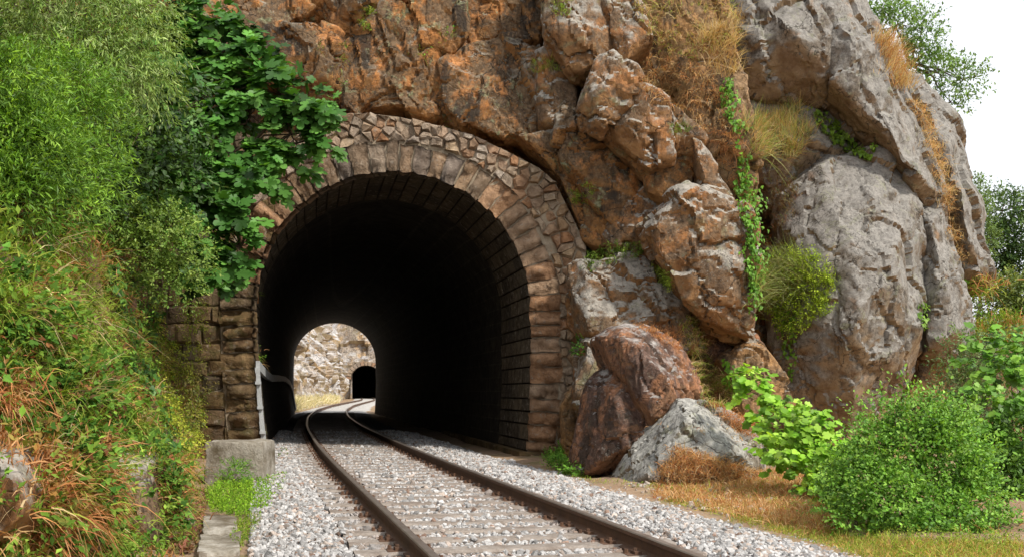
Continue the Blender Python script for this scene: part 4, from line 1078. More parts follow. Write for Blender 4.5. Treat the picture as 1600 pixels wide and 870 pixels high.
# mossy yellow green edge of the bank next to the masonry
H, N = hits([(232, 440), (305, 430), (315, 560), (305, 700), (268, 720), (240, 640)], 800, 24)
stuff("bank_moss", "yellow green mossy weeds hanging down the bank edge", "moss", [sprig_leaves(L_SMALL, H + N * .1, N + np.array((0, 0, -.3)), 9, .25, .045, [(.22, .3, .025), (.36, .42, .04), (.46, .46, .07)], .5), tufts(H, N, 5, .2, .004, YGREEN, .08, .8, 1.0, .5)], LEAF_MATT)

def ivy(name, label, poly, n, size, cols, group=None, out=.05, tmpl=None, ymax=60):
    H, N = hits(poly, n, ymax)
    kp = fbm(H * 2.3 + 5, 2, 88) + rng.normal(0, .15, len(H)) > -.12; H, N = H[kp], N[kp]
    if not len(H): return
    base = H[np.argmin(H[:, 2])]; root = empty(name, base); tag(root, label, "ivy", group)
    P_ = H + N * (out * rng.uniform(.3, 1.6, (len(H), 1)))
    D = nrm(np.array((0, -.1, -1.0)) + N * .35 + rng.normal(0, .4, H.shape)); UP = N + np.array((0, 0, .45)) + rng.normal(0, .25, H.shape)
    V, F, C = leaves(tmpl or L_IVY, P_, D, UP, size * rng.uniform(.6, 1.25, len(H)), palette(cols, len(H), .2))
    o = part("foliage", V, F, LEAF, root, base, col=C); o["kind"] = "stuff"
    top = H[np.argsort(H[:, 2])]; m = max(4, len(top) // 40); pts = top[::m] + np.array((0, -.02, 0))
    if len(pts) > 2:
        V, F = limb_mesh([(pts, .012, .006)], 4); part("stem", V, F, BARK, root, base, True)
    return root
GI = "ivy on bank and rock"
DARKIVY = [(.04, .12, .02), (.075, .19, .03), (.14, .28, .05)]
ivy("ivy", "column of dark ivy running down the middle of the bank", [(165, 405), (245, 420), (240, 520), (238, 600), (215, 660), (195, 640), (200, 540), (170, 470)], 1500, .085, DARKIVY, GI, .14)
ivy("ivy", "dark ivy low on the bank beside the bare soil", [(238, 640), (268, 650), (300, 770), (290, 800), (255, 800), (240, 720)], 700, .075, DARKIVY, GI, .1)

# bushes of the bank
plant("weed", "yellow green weed hanging on the wall left of the arch foot", "weed", at(296, 560, 20.5), [(300, 470, 21, 16, 22, .25), (306, 515, 21.2, 14, 26, .2), (298, 560, 21, 16, 22, .25)], 200, 8, .22, .05, L_SMALL, [(.2, .26, .03), (.34, .38, .05), (.42, .42, .08)], None, .5, .008, group="weeds")
plant("weed", "brownish weed trailing low over the wall beside the block", "weed", at(296, 700, 20.5), [(300, 610, 20.8, 16, 24, .25), (298, 660, 20.4, 16, 26, .25), (318, 600, 21.5, 14, 12, .15)], 170, 7, .22, .05, L_SMALL, [(.12, .17, .03), (.26, .2, .06), (.2, .26, .04)], None, .5, .008, group="weeds")
plant("shrub", "silvery narrow leaved shrub arching from the top left corner", "shrub", at(-60, 60, 11.5),
      [(20, 10, 10.6, 70, 60, .6), (100, 20, 10.4, 70, 55, .6), (175, 35, 10.5, 65, 50, .6), (225, 85, 10.6, 48, 60, .5), (160, 105, 10.3, 65, 55, .6), (70, 90, 10.4, 75, 50, .6), (225, 140, 10.6, 42, 50, .45), (130, 160, 10.8, 50, 35, .5), (235, 20, 10.8, 40, 40, .5)],
      2600, 9, .22, .062, L_NARROW, [(.12, .22, .035), (.22, .34, .07), (.40, .50, .2)], None, .45, .025, splay=.7)
plant("shrub", "feathery bright green shrub below the silvery one at the picture edge", "shrub", at(-40, 400, 10.2),
      [(20, 150, 7.8, 60, 55, .4), (110, 150, 9.3, 65, 55, .5), (150, 210, 9.4, 50, 55, .45), (40, 230, 7.7, 75, 65, .4), (120, 280, 9.0, 60, 60, .45), (10, 310, 7.5, 60, 60, .35), (85, 330, 8.4, 60, 45, .4)],
      3000, 9, .20, .062, L_NARROW, [(.06, .14, .015), (.135, .28, .025), (.26, .43, .05)], None, .05, .02, splay=.75)
plant("shrub", "small leaved olive green shrub under the fig tree", "shrub", at(250, 470, 14.6),
      [(250, 365, 13.6, 55, 42, .5), (290, 395, 13.8, 42, 45, .4), (215, 400, 13.4, 45, 45, .4), (270, 440, 13.8, 45, 40, .4), (200, 350, 13.3, 40, 35, .4)],
      1100, 9, .18, .045, L_SMALL, [(.10, .19, .025), (.18, .29, .045), (.28, .38, .08)], None, .15, .014)
plant("shrub", "dark bramble filling the hollow left of the fig tree", "shrub", at(200, 330, 15.4),
      [(205, 230, 13.8, 65, 65, .6), (250, 290, 14.6, 70, 60, .6), (190, 320, 13.4, 50, 50, .5), (270, 180, 15, 60, 60, .6)],
      650, 8, .3, .085, L_OVAL, [(.02, .05, .008), (.04, .09, .014), (.07, .13, .02)], None, .3, .02)
# pale grass heads of the bank
H, N = hits([(0, 240), (140, 260), (230, 420), (240, 640), (120, 760), (0, 700)], 80, 20)
tf_ = [tufts(H[:34], N[:34], 7, .6, .0035, STRAW, .03, 1.3, .55, .3), tufts(H[34:], N[34:], 12, .42, .005, YGREEN + STRAW, .04, .9, .45, .3)]
stuff("bank_seed_grass", "tall straw coloured seeding grass arching out of the bank", "dry grass", tf_, BLADE)

# ---- fig tree
def leafy_objects(root, org, tmpl, P_, D, UP, size, mat, name="leaf", nmesh=3):
    ms = []
    for k in range(nmesh):
        v = tmpl[0].copy(); v[:, 2] += rng.normal(0, .03, len(v)); v[:, 0] *= 1 + rng.normal(0, .08)
        ms.append(mesh_np(name, v, tmpl[1], mat, smooth=True))
    R = frames(D, UP)
    for k in range(len(P_)):
        M = Matrix(R[k].tolist()).to_4x4(); M = Matrix.Translation(Vector(P_[k] - org)) @ M @ Matrix.Scale(float(size[k]), 4)
        o = bpy.data.objects.new(name, ms[k % nmesh]); link(o, root); o.matrix_local = M
def big_leaf_plant(name, label, cat, base, blobs, n, size, tmpl, cols, ramp_cols, stem_r, k=6, twig=.22, droop=.35, shell=.6, nparts=300, splay=.8, stem="branch"):
    base = np.asarray(base, float); root = empty(name, base); tag(root, label, cat)
    C, D = blob_sprigs(blobs, n, shell, .7)
    m = len(C); Dj = nrm(D + rng.normal(0, .3, D.shape) + np.array((0, -.15, .1)))
    t = (np.arange(k)[None, :] + rng.random((m, k)) * .5) / k
    P_ = (C[:, None] + Dj[:, None] * (t * twig)[..., None]).reshape(-1, 3)
    a = rng.uniform(0, 2 * math.pi, (m, 1)) + np.arange(k)[None] * 2.4
    rad = np.stack([np.cos(a), np.sin(a), 0 * a], -1).reshape(-1, 3)
    DD = nrm(np.repeat(Dj, k, 0) * .45 + rad * splay + np.array((0, -.1, -droop)) + rng.normal(0, .3, (m * k, 3)))
    UP = np.repeat(Dj, k, 0) * .45 + np.array((.1, -.75, .85)) + rng.normal(0, .22, (m * k, 3))
    sz = size * rng.uniform(.42, 1.2, m * k)
    col = np.repeat(palette(cols, m, .22), k, 0) * (1 + rng.normal(0, .15, (m * k, 1))).clip(.6, 1.5)
    # the leaves that show largest: foremost along the outward direction and towards the viewer
    score = -P_[:, 1] + .5 * P_[:, 2] * .2 + rng.random(m * k) * .8
    idx = np.argsort(-score); big = idx[:nparts]; rest = idx[nparts:]
    leafy_objects(root, base, tmpl, P_[big], DD[big], UP[big], sz[big], leaf_obj_mat(name + "_leaf", ramp_cols))
    V, F, Cc = leaves(tmpl, P_[rest], DD[rest], UP[rest], sz[rest], col[rest])
    o = part("foliage", V, F, LEAF, root, base, True, Cc); o["kind"] = "stuff"
    paths = []
    for bl in blobs: paths.append((bend(base, at(*bl[:3]), .1, 9), stem_r, stem_r * .3))
    for q in range(0, m, 2):
        c = C[q]; b = np.array([at(*bl[:3]) for bl in blobs]); nb_ = b[np.argmin(np.linalg.norm(b - c, axis=1))]
        paths.append((bend(nb_, c + Dj[q] * twig, .05, 5), stem_r * .28, stem_r * .10))
    V, F = limb_mesh(paths, 5); part(stem, V, F, BARK, root, base, True)
    return root
FIGC = [(.035, .11, .016), (.07, .19, .03), (.14, .32, .055)]
big_leaf_plant("fig_tree", "large fig tree hanging over the left side of the arch", "tree", at(235, 330, 18.6),
    [(310, 50, 19.6, 55, 48, .5), (355, 80, 19.4, 45, 45, .5), (400, 115, 19.2, 45, 42, .45), (440, 150, 19.0, 42, 40, .45), (485, 180, 18.9, 38, 38, .4), (500, 215, 19.0, 24, 28, .35), (455, 210, 19.0, 45, 42, .45), (430, 265, 19.0, 42, 36, .45), (390, 180, 19.0, 55, 45, .5), (330, 140, 19.2, 50, 45, .5), (270, 90, 19.6, 50, 60, .5), (340, 225, 18.8, 55, 48, .55), (380, 290, 18.6, 45, 36, .5), (330, 300, 18.4, 40, 40, .45), (360, 340, 18.3, 40, 36, .45), (375, 385, 18.2, 26, 34, .4), (345, 425, 18.2, 32, 32, .4), (310, 410, 18.0, 30, 40, .4), (255, 200, 18.8, 60, 60, .5), (280, 280, 18.4, 50, 50, .5), (215, 265, 17.4, 42, 50, .5), (225, 325, 16.6, 40, 40, .45), (215, 180, 18.2, 40, 50, .5), (240, 235, 15.6, 48, 50, .5), (270, 150, 16.5, 45, 50, .5), (250, 300, 15.0, 42, 42, .45)],
    900, .235, L_FIG, FIGC, FIGC + [(.22, .42, .09)], .05, 6, .28)

# ---- right hand side: vine, bushes
VINEC = [(.15, .33, .02), (.25, .48, .03), (.38, .58, .07)]
big_leaf_plant("grape_vine", "bright yellow green grape vine spilling beside the pale boulder", "vine", at(1330, 800, 13.2),
    [(1172, 612, 15.0, 24, 26, .3), (1196, 640, 14.8, 26, 22, .3), (1225, 675, 14.2, 36, 34, .35), (1262, 690, 13.8, 36, 40, .4), (1215, 718, 13.8, 32, 26, .3), (1262, 735, 13.3, 40, 28, .35), (1300, 728, 13.2, 34, 36, .35), (1290, 780, 12.0, 26, 30, .3), (1310, 805, 11.5, 24, 26, .3), (1240, 655, 14.6, 22, 20, .25)],
    300, .105, L_GRAPE, VINEC, VINEC, .014, 6, .2, .45, nparts=300, stem="stem")
big_leaf_plant("grape_vine", "vine leaves climbing over the tall shrub at the picture edge", "vine", at(1575, 800, 13.4),
    [(1540, 560, 13.4, 36, 36, .35), (1580, 600, 13.2, 45, 45, .4), (1530, 640, 13.0, 40, 40, .35), (1600, 680, 12.9, 45, 45, .4), (1550, 700, 12.8, 36, 36, .35), (1590, 555, 13.6, 36, 30, .35)],
    230, .095, L_GRAPE, [(.09, .22, .02), (.14, .32, .03), (.24, .42, .05)], [(.09, .22, .02), (.14, .32, .03), (.24, .42, .05)], .014, 6, .2, .45, nparts=300, stem="stem")
_sh = [(1310 + 24 * q + rng.uniform(-14, 14), 655 + 60 * abs(q - 5) ** 1.1 * .33 + rng.uniform(-34, 30), 10.6, rng.uniform(12, 22), rng.uniform(20, 36), .25) for q in range(10)]
plant("bush", "dense rounded green bush in the lower right corner", "bush", at(1420, 868, 10.5),
      [(1350, 755, 10.6, 55, 55, .45), (1415, 700, 10.8, 58, 46, .5), (1480, 712, 10.7, 58, 60, .5), (1512, 785, 10.5, 50, 50, .45), (1400, 790, 10.3, 70, 55, .5), (1445, 655, 10.9, 30, 30, .35), (1335, 812, 10.3, 36, 30, .35), (1460, 820, 10.2, 70, 34, .4), (1550, 825, 10.5, 36, 26, .3), (1378, 668, 10.9, 26, 36, .35), (1490, 650, 10.9, 24, 26, .3)] + _sh,
      3300, 9, .18, .037, L_OVAL, [(.08, .2, .02), (.15, .33, .035), (.26, .45, .06)], None, .05, .014, shell=.35,
      extra=[sprig_leaves(L_OVAL, *blob_sprigs([(1350, 740, 10.6, 60, 70, .4), (1430, 690, 10.7, 80, 60, .4), (1505, 760, 10.5, 60, 60, .4)], 90, .8, .6), 16, .42, .036, [(.14, .3, .03), (.26, .46, .06)], -.25, splay=.6)])
plant("bush", "darker bush behind the rounded one at the picture edge", "bush", at(1590, 830, 12.6),
      [(1580, 760, 12.4, 50, 60, .45), (1610, 700, 12.6, 50, 60, .45), (1560, 800, 12.2, 40, 50, .4), (1600, 830, 12.0, 45, 40, .4), (1545, 745, 12.6, 36, 40, .4)],
      1100, 8, .18, .055, L_OVAL, [(.06, .14, .02), (.11, .23, .03), (.17, .31, .045)], None, .1, .018)
plant("shrub", "grey green small leaved shrub between buttress and vine", "shrub", at(1510, 690, 15.4),
      [(1500, 560, 15.2, 36, 36, .4), (1525, 590, 15.0, 40, 40, .4), (1495, 620, 14.9, 36, 40, .4), (1550, 540, 15.4, 32, 26, .4), (1530, 660, 14.6, 45, 45, .4)],
      800, 8, .22, .05, L_SMALL, [(.08, .14, .035), (.13, .2, .055), (.2, .28, .09)], None, .1, .014)

# ---- plants of the rock face
def tuft_thing(name, label, cat, poly, n, per, length, width, cols, group=None, out=.6, bendv=.5, lean=.4, leafy=None, ymax=60, spread=.05):
    H, N = hits(poly, n, ymax)
    if not len(H): return
    base = H.mean(0); base[2] = H[:, 2].min(); root = empty(name, base); tag(root, label, cat, group)
    if per:
        V, F, C = tufts(H, N, per, length, width, cols, spread, out, bendv, lean)
        o = part("blades", V, F, BLADE, root, base, col=C); o["kind"] = "stuff"
    if leafy:
        tm, k, tw, sz, lc = leafy
        V, F, C = sprig_leaves(tm, H + N * .03, N + np.array((0, 0, .5)), k, tw, sz, lc, .1); o = part("foliage", V, F, LEAF_MATT, root, base, col=C); o["kind"] = "stuff"
    return root
GT = "grass tufts on the rock"
SOFT = [(.22, .32, .08), (.34, .44, .14), (.46, .5, .22)]
tuft_thing("grass_tuft", "orange dry grass covering the ledge above the angular blocks", "dry grass", [(995, 90), (1075, 90), (1140, 150), (1150, 230), (1095, 205), (1050, 170), (1000, 145)], 230, 12, .19, .005, REDDRY + DRY, GT, .8, .8, .6)
tuft_thing("grass_tuft", "dry grass and green blades along the top edge of the picture", "dry grass", [(985, -10), (1140, -10), (1150, 60), (1080, 95), (1020, 80)], 100, 13, .26, .005, DRY + YGREEN[1:], GT, .7, .7, .5)
tuft_thing("grass_tuft", "pale straw tuft left of the ivy gully near the top", "dry grass", [(1085, 60), (1160, 10), (1165, 110), (1120, 130)], 70, 15, .5, .005, STRAW + DRY, GT, .6, .4, .4)
tuft_thing("grass_tuft", "rusty dry grass lining the ivy gully lower down", "dry grass", [(1110, 200), (1155, 200), (1172, 300), (1165, 340), (1130, 260)], 100, 11, .17, .004, REDDRY, GT, .8, .9, .6)
tuft_thing("grass_tuft", "dry grass fringe on top of the great brown boulder", "dry grass", [(985, 500), (1040, 505), (1070, 530), (1060, 545), (1000, 515)], 110, 12, .13, .004, REDDRY, GT, .8, .9, .6)
tuft_thing("grass_tuft", "tawny grass between brown boulder and overhanging block", "dry grass", [(1060, 500), (1095, 495), (1105, 560), (1150, 600), (1150, 640), (1100, 630), (1080, 570)], 240, 14, .24, .004, DRY + YGREEN, GT, .6, .7, .5)
tuft_thing("grass_tuft", "rusty grass along the upper rim of the pale boulder", "dry grass", [(1095, 620), (1150, 640), (1195, 675), (1190, 695), (1140, 665)], 130, 12, .15, .004, REDDRY, GT, .8, .9, .6)
tuft_thing("grass_tuft", "dry tuft leaning out from the skyline slab", "dry grass", [(1365, 50), (1395, 85), (1418, 140), (1392, 140)], 80, 20, .62, .006, DRY + STRAW + REDDRY, GT, .7, .35, .4, spread=.15)
tuft_thing("grass_tuft", "reddish grass strip in the cleft behind the skyline slab", "dry grass", [(1418, 150), (1450, 180), (1480, 270), (1500, 350), (1510, 420), (1490, 400), (1462, 270)], 260, 14, .30, .006, DRY + STRAW[:1] + REDDRY[1:], GT, .7, .8, .5, spread=.1)
tuft_thing("plant_cushion", "green leafy cushion on the ledge right of the masonry", "ledge plant", [(913, 395), (960, 380), (1005, 380), (1008, 405), (960, 412), (915, 425)], 200, 0, .1, .003, GREEN, "small plants on ledges", leafy=(L_SMALL, 12, .16, .035, [(.08, .15, .02), (.14, .22, .03), (.2, .28, .05)]))
tuft_thing("plant_cushion", "smaller yellow green cushion lower right of the leafy ledge cushion", "ledge plant", [(1015, 415), (1045, 418), (1055, 450), (1030, 445)], 90, 6, .12, .003, YGREEN, "small plants on ledges", leafy=(L_SMALL, 10, .13, .03, YGREEN))
tuft_thing("weed", "dark green weed growing out of the masonry edge", "weed", [(893, 530), (914, 530), (916, 552), (894, 552)], 40, 0, .1, .003, GREEN, "weeds", leafy=(L_OVAL, 9, .14, .04, [(.04, .12, .015), (.07, .18, .02), (.1, .24, .03)]))
tuft_thing("weed", "leafy weeds at the right foot of the arch", "weed", [(848, 705), (890, 700), (890, 725), (918, 740), (915, 762), (850, 735)], 150, 6, .14, .003, YGREEN, "weeds", leafy=(L_OVAL, 10, .20, .05, [(.08, .2, .025), (.13, .29, .035), (.2, .36, .06)]))
tuft_thing("weed", "tiny bright grass tuft on the wedge under the orange grass", "weed", [(1048, 195), (1075, 195), (1075, 208), (1050, 210)], 30, 10, .14, .003, [(.14, .28, .03), (.22, .36, .05)], "weeds")
tuft_thing("weed", "little green weed beside the upper masonry rim", "weed", [(893, 300), (925, 285), (930, 310), (898, 322)], 40, 8, .16, .003, YGREEN, "weeds", leafy=(L_SMALL, 7, .1, .035, YGREEN))
tuft_thing("weed", "yellow green weed hanging at the top of the orange rock", "weed", [(565, 15), (585, 10), (580, 48), (566, 45)], 40, 6, .12, .003, YGREEN, "weeds", leafy=(L_SMALL, 7, .1, .035, YGREEN))
tuft_thing("weed", "grass tuft on the grey tan block left of the cubic block", "weed", [(830, 95), (865, 92), (870, 112), (835, 115)], 45, 9, .18, .003, YGREEN, "weeds")
tuft_thing("weed", "sprig at the upper edge over the pale grey slab", "weed", [(862, 0), (890, 2), (885, 28), (866, 25)], 35, 6, .15, .003, YGREEN, "weeds", leafy=(L_SMALL, 7, .12, .035, YGREEN))
ivy("ivy", "bright ivy running down the gully between brown and grey rock", [(1128, 108), (1140, 108), (1158, 190), (1172, 205), (1166, 262), (1192, 300), (1188, 350), (1196, 400), (1186, 430), (1178, 498), (1168, 470), (1160, 420), (1166, 380), (1158, 330), (1148, 290), (1152, 240), (1136, 180)], 1500, .07, [(.10, .24, .018), (.13, .31, .025), (.2, .4, .04)], GI, .12)
ivy("ivy", "creeper in the dark notch of the grey slab", [(1262, 172), (1285, 180), (1330, 215), (1368, 235), (1360, 255), (1325, 242), (1280, 205)], 500, .1, [(.1, .2, .02), (.17, .3, .03), (.24, .38, .05)], GI, .12)
ivy("ivy", "thin creeper strand under the bulging nose", [(1210, 470), (1250, 480), (1245, 560), (1238, 600), (1228, 560)], 160, .09, [(.08, .2, .015), (.14, .3, .025), (.2, .36, .04)], GI, .12)
ivy("ivy", "young creeper strand on the dark rock left of the vine", [(1128, 555), (1145, 575), (1170, 610), (1160, 620), (1135, 590)], 90, .08, [(.12, .28, .02), (.2, .4, .03)], GI, .1)
ivy("ivy", "small creeper on the grey column", [(1432, 470), (1446, 470), (1450, 520), (1438, 510)], 90, .09, [(.1, .22, .02), (.2, .34, .04)], GI, .1)

def broom(label, poly, n, per, length, cols, leafy=None, bendv=.25):
    return tuft_thing("broom_shrub", label, "shrub", poly, n, per, length, .0042, cols, "broom shrubs on the buttress", .75, bendv, .38, leafy, spread=.1)
broom("soft grey green broom shrub over the lower gully", [(1170, 430), (1245, 400), (1265, 450), (1215, 490), (1175, 480)], 110, 30, .8, SOFT + [(.36, .25, .14)], None, .45)
broom("yellow green leafy shrub hanging over the tan underside", [(1205, 395), (1280, 400), (1308, 440), (1295, 490), (1240, 530), (1210, 490)], 430, 5, .35, YGREEN, (L_SMALL, 14, .36, .055, [(.19, .3, .02), (.32, .45, .035), (.44, .54, .07)]), .5)
broom("thin dry broom shrub high in the gully", [(1165, 190), (1240, 170), (1270, 215), (1230, 250), (1175, 245)], 120, 26, .62, SOFT + DRY, None, .4)
broom("dark reddish scrub below the high broom", [(1190, 260), (1240, 260), (1245, 340), (1200, 370), (1185, 330)], 90, 16, .32, [(.2, .08, .05), (.25, .15, .08), (.2, .22, .1)], (L_SMALL, 6, .15, .05, [(.2, .09, .05), (.15, .2, .09)]), .5)

# ---- verge, moss, leaf litter
H, N = hits([(830, 735), (905, 742), (1000, 775), (1200, 800), (1330, 840), (1600, 850), (1600, 880), (1360, 880), (1180, 838), (960, 775)], 2600, 26)
stuff("verge_grass", "short yellow green grass along the gravel edge", "grass", [tufts(H, N, 9, .10, .003, YGREEN + [(.5, .34, .12), (.55, .3, .12)], .06, .2, .5, .7)], BLADE)
H, N = hits([(1060, 700), (1180, 735), (1260, 735), (1310, 800), (1290, 840), (1150, 806), (1020, 775)], 2400, 26)
stuff("verge_dry_grass", "trampled reddish dry grass before the pale boulder", "dry grass", [tufts(H, N, 10, .2, .0038, REDDRY + DRY, .07, .3, .7, .7)], BLADE)
H, N = hits([(860, 745), (1180, 790), (1330, 845), (1560, 862), (1600, 840), (1320, 820), (1200, 770), (1000, 755)], 700, 26)
stuff("verge_weeds", "low green weeds scattered on the verge", "weeds", [sprig_leaves(L_SMALL, H, N + 0, 7, .07, .022, YGREEN, -.2)], LEAF_MATT)
MOSS = [(345, 745), (410, 748), (452, 745), (440, 775), (415, 800), (372, 808), (328, 800), (322, 775)]
def ground_pts(poly, n):
    out = []
    for x, y in in_poly_px(poly, n):
        Y = FPX * (CAMZ + .03) / (y - HOR); out.append((*at(x, y, Y)[:2], -.03))
    return np.array(out)
G = ground_pts(MOSS, 1500); up_ = np.tile((0, 0, 1.0), (len(G), 1))
stuff("moss_patch", "bright green low ground cover at the foot of the concrete block", "ground cover", [sprig_leaves(L_SMALL, G, up_, 8, .10, .028, [(.10, .22, .015), (.19, .36, .025), (.28, .44, .04)], -.3)], LEAF_MATT)
G = ground_pts([(372, 812), (410, 808), (400, 835), (375, 862), (358, 850)], 260); up_ = np.tile((0, 0, 1.0), (len(G), 1))
stuff("slab_weeds", "green weeds between concrete slab and gravel", "weeds", [sprig_leaves(L_SMALL, G, up_, 7, .08, .022, [(.10, .2, .015), (.2, .32, .03), (.3, .32, .06)], -.3)], LEAF_MATT)
plant("weed", "round leafy weed growing against the concrete block face", "weed", at(365, 757, 15.3), [(368, 738, 15.3, 26, 20, .2)], 150, 8, .08, .03, L_SMALL, [(.07, .18, .015), (.12, .28, .02), (.2, .36, .035)], None, .0, .006, group="weeds")
G = ground_pts([(300, 755), (330, 770), (318, 815), (300, 862), (262, 868), (270, 800)], 420); up_ = np.tile((0, 0, 1.0), (len(G), 1))
stuff("leaf_litter", "brown leaf litter and weeds on bare soil below the bank", "leaf litter", [sprig_leaves(L_OVAL, G, up_, 5, .05, .04, [(.22, .09, .06), (.3, .15, .08), (.14, .17, .04)], .1)], LEAF_MATT)
# loose stones on the verge
H, N = hits([(950, 768), (1040, 735), (1195, 765), (1260, 800), (1200, 815), (1000, 790)], 420, 24)
_ico = nrm(rng.normal(size=(10, 3)));  bm_ = bmesh.new(); [bm_.verts.new(tuple(q)) for q in _ico]; bmesh.ops.convex_hull(bm_, input=bm_.verts[:]); bmesh.ops.triangulate(bm_, faces=bm_.faces[:]); bm_.verts.index_update()
_tv = np.array([q.co[:] for q in bm_.verts]); _tf = np.array([[q.index for q in f.verts] for f in bm_.faces]); bm_.free()
_sz = rng.uniform(.012, .035, len(H)) * np.where(rng.random(len(H)) < .1, 1.9, 1)
stuff("verge_rubble", "small pale stones strewn before the pale boulder", "gravel", [leaves((_tv, _tf), H + np.array((0, 0, .01)), rng.normal(size=H.shape), rng.normal(size=H.shape), _sz, palette([(.45, .4, .34), (.6, .55, .5), (.36, .26, .19)], len(H), .15))], PEBBLE)

# poppy by the bush
pb = at(1308, 826, 10.3); pop = empty("poppy", (pb[0], pb[1], 0)); tag(pop, "single red poppy in the grass before the green bush", "flower")
po = np.array((pb[0], pb[1], 0.0)); V, F = limb_mesh([(bend(po, pb, .02, 5, .02), .003, .002)], 4); part("stem", V, F, BARK, pop, po)
t_ = NT("poppy_petal"); PET = t_.done(t_.bsdf((.7, .05, .02), .6, .2))
for k in range(5):
    a_ = k * 1.2566; D_ = np.array([(math.cos(a_), math.sin(a_) , .5)]); v, f, c = leaves(L_OVAL, pb[None], D_, np.array([(0, 0, 1.0)]) - D_ * .2, np.array([.045]), np.array([[1, 0, 0]])); v[:, 0] += 0; part("petal", v, f, PET, pop, po)

ng = 5200; o_ = np.stack([rng.uniform(2.2, 15, ng), rng.uniform(5, 27, ng), np.full(ng, 2.6)], 1); keep = o_[:, 0] - track_x(o_[:, 1]) > 3.0; o_ = o_[keep]
HG, NG = cast(o_, np.tile((0, 0, -1.0), (len(o_), 1)), len(o_)); kk = HG[:, 2] < .9; HG, NG = HG[kk], NG[kk]
sg = fbm(HG * .7, 3, 33) + rng.normal(0, .2, len(HG)); a_ = sg > 0
stuff("rough_grass", "rough green and dry grass on the ground right of the track", "grass", [tufts(HG[a_], NG[a_], 9, .15, .0045, YGREEN, .1, .2, .5, .7), tufts(HG[~a_], NG[~a_], 9, .15, .0045, REDDRY + DRY, .1, .2, .7, .7)], BLADE)

# ---- slope and trees to the right of the cliff
def slope():
    xs = np.linspace(12.5, 40, 60); ys = np.linspace(26, 60, 60); X, Y = np.meshgrid(xs, ys, indexing='ij')
    p = np.stack([X.ravel(), Y.ravel(), 0 * X.ravel()], 1)
    Z = -2.0 + 5.6 * np.clip((Y - 27) / 8, 0, 1) * np.clip((X - 12) / 3, 0, 1) * np.clip((42 - X) / 12, 0, 1) + .35 * fbm(p * .4, 4, 17).reshape(X.shape)
    V = np.stack([X.ravel(), Y.ravel(), Z.ravel()], 1); F = grid_faces(60, 60)
    structure(add("hillside", mesh_np("hillside", V, F, ROCK_TAN, smooth=True))); solid(V, F)
slope(); make_bvh()
H, N = hits([(1510, 440), (1600, 440), (1600, 540), (1520, 540)], 700, 70, False, 28)
stuff("hillside_grass", "reddish and green scrub on the slope beyond the buttress", "scrub", [tufts(H, N, 10, .5, .012, REDDRY + YGREEN, .25, .4, .5, .5), sprig_leaves(L_SMALL, H[::2], N[::2], 8, .5, .11, GREEN + YGREEN, 0)], BLADE)
nh = 900; o_ = np.stack([rng.uniform(13, 38, nh), rng.uniform(27, 58, nh), np.full(nh, 12.0)], 1); HH, NH = cast(o_, np.tile((0, 0, -1.0), (nh, 1)), nh); kk = HH[:, 2] < 6; HH, NH = HH[kk], NH[kk]
stuff("hillside_scrub", "patchy scrub spread over the slope beyond the buttress", "scrub", [tufts(HH, NH, 10, .6, .014, DRY + YGREEN, .3, .3, .5, .5), sprig_leaves(L_SMALL, HH[::2], NH[::2], 9, .6, .13, GREEN + YGREEN, 0)], BLADE)
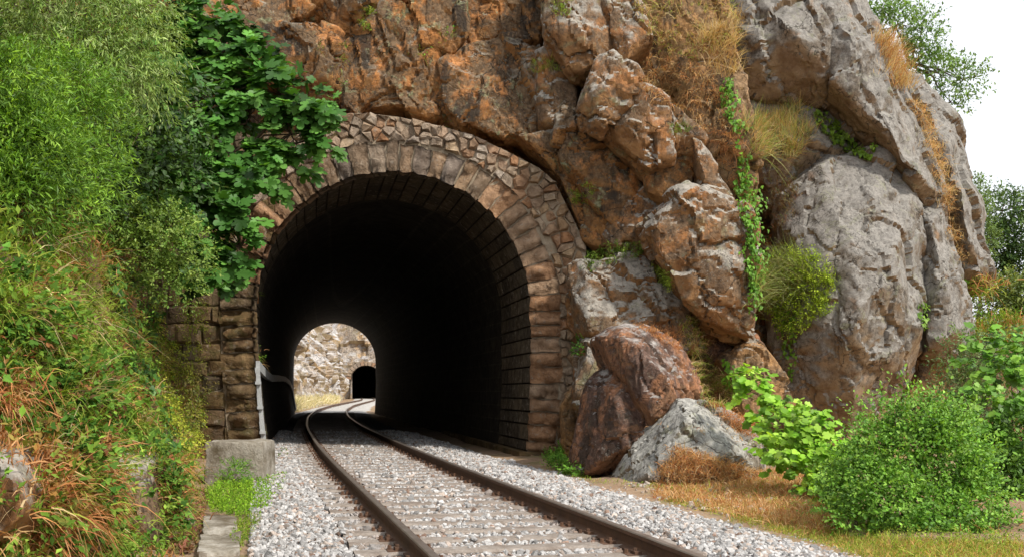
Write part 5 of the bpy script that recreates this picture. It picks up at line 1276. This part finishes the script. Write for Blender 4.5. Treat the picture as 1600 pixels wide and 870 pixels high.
def tree(label, base, blobs, n, k, size, cols, trunk_r, twig=.5, tmpl=L_SMALL, group="trees on the skyline"):
    base = np.asarray(base, float); root = empty("tree", base); tag(root, label, "tree", group)
    C, D = blob_sprigs(blobs, n, .35, .3)
    V, F, Cc = sprig_leaves(tmpl, C, D, k, twig, size, cols, .1); o = part("crown", V, F, LEAF, root, base, col=Cc); o["kind"] = "stuff"
    paths = []
    top = np.mean([at(*b[:3]) for b in blobs], 0)
    paths.append((bend(base, top, .03, 9, .03), trunk_r, trunk_r * .45))
    for b in blobs:
        c = at(*b[:3]); paths.append((bend(base * .35 + top * .65, c, .06, 7), trunk_r * .45, trunk_r * .12))
        for _ in range(6):
            d = nrm(rng.normal(size=(1, 3)))[0]; s_ = b[2] / FPX; paths.append((bend(c, c + d * np.array((b[3] * s_, b[5], b[4] * s_)), .05, 5), trunk_r * .15, trunk_r * .04))
    V, F = limb_mesh(paths, 6); part("trunk", V, F, BARK, root, base, True)
    return root
tree("light green tree leaning out from the skyline above the buttress", at(1385, 130, 31),
     [(1400, 40, 31, 42, 34, .7), (1440, 50, 31, 28, 26, .6), (1380, 15, 31.3, 34, 22, .6), (1465, 115, 31, 40, 24, .7), (1505, 125, 31, 30, 24, .6), (1485, 160, 31, 28, 18, .5), (1430, 95, 31.2, 34, 26, .6)],
     800, 9, .11, [(.10, .2, .04), (.16, .28, .06), (.24, .36, .1)], .09, .42)
tree("dark green tree beyond the right flank of the buttress", at(1590, 520, 44),
     [(1565, 330, 44, 34, 30, 1.0), (1585, 370, 44, 40, 36, 1.1), (1555, 390, 44, 30, 30, .9), (1600, 420, 44, 36, 34, 1.0), (1570, 435, 44, 30, 24, .8)],
     1300, 9, .15, [(.045, .1, .025), (.08, .15, .035), (.13, .21, .05)], .14, .55)
tree("small pale tree close against the buttress flank", at(1528, 500, 40),
     [(1522, 300, 40, 14, 20, .5), (1528, 335, 40, 16, 22, .5), (1535, 375, 40, 18, 26, .6)],
     330, 8, .12, [(.12, .2, .05), (.18, .27, .07)], .07, .4)
tree("olive green tree low on the slope at the picture edge", at(1605, 560, 38),
     [(1590, 460, 38, 34, 28, .8), (1560, 480, 38, 30, 22, .7), (1610, 500, 38, 34, 26, .8)],
     800, 8, .14, [(.10, .16, .03), (.17, .23, .05), (.25, .3, .08)], .09, .5)

# ---- dry grass on the far side
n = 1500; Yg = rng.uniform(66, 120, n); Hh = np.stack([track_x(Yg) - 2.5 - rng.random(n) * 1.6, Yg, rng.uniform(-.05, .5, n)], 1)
stuff("far_dry_grass", "pale dry grass along the far cliff foot beyond the tunnel", "dry grass", [tufts(Hh, np.tile((.5, -.3, .2), (n, 1)), 14, .8, .014, [(.78, .7, .5), (.82, .76, .58), (.66, .55, .3), (.5, .5, .2)], .2, .3, .4, .4)], BLADE)  # blade colours lightened to cream, with sunlight painted in
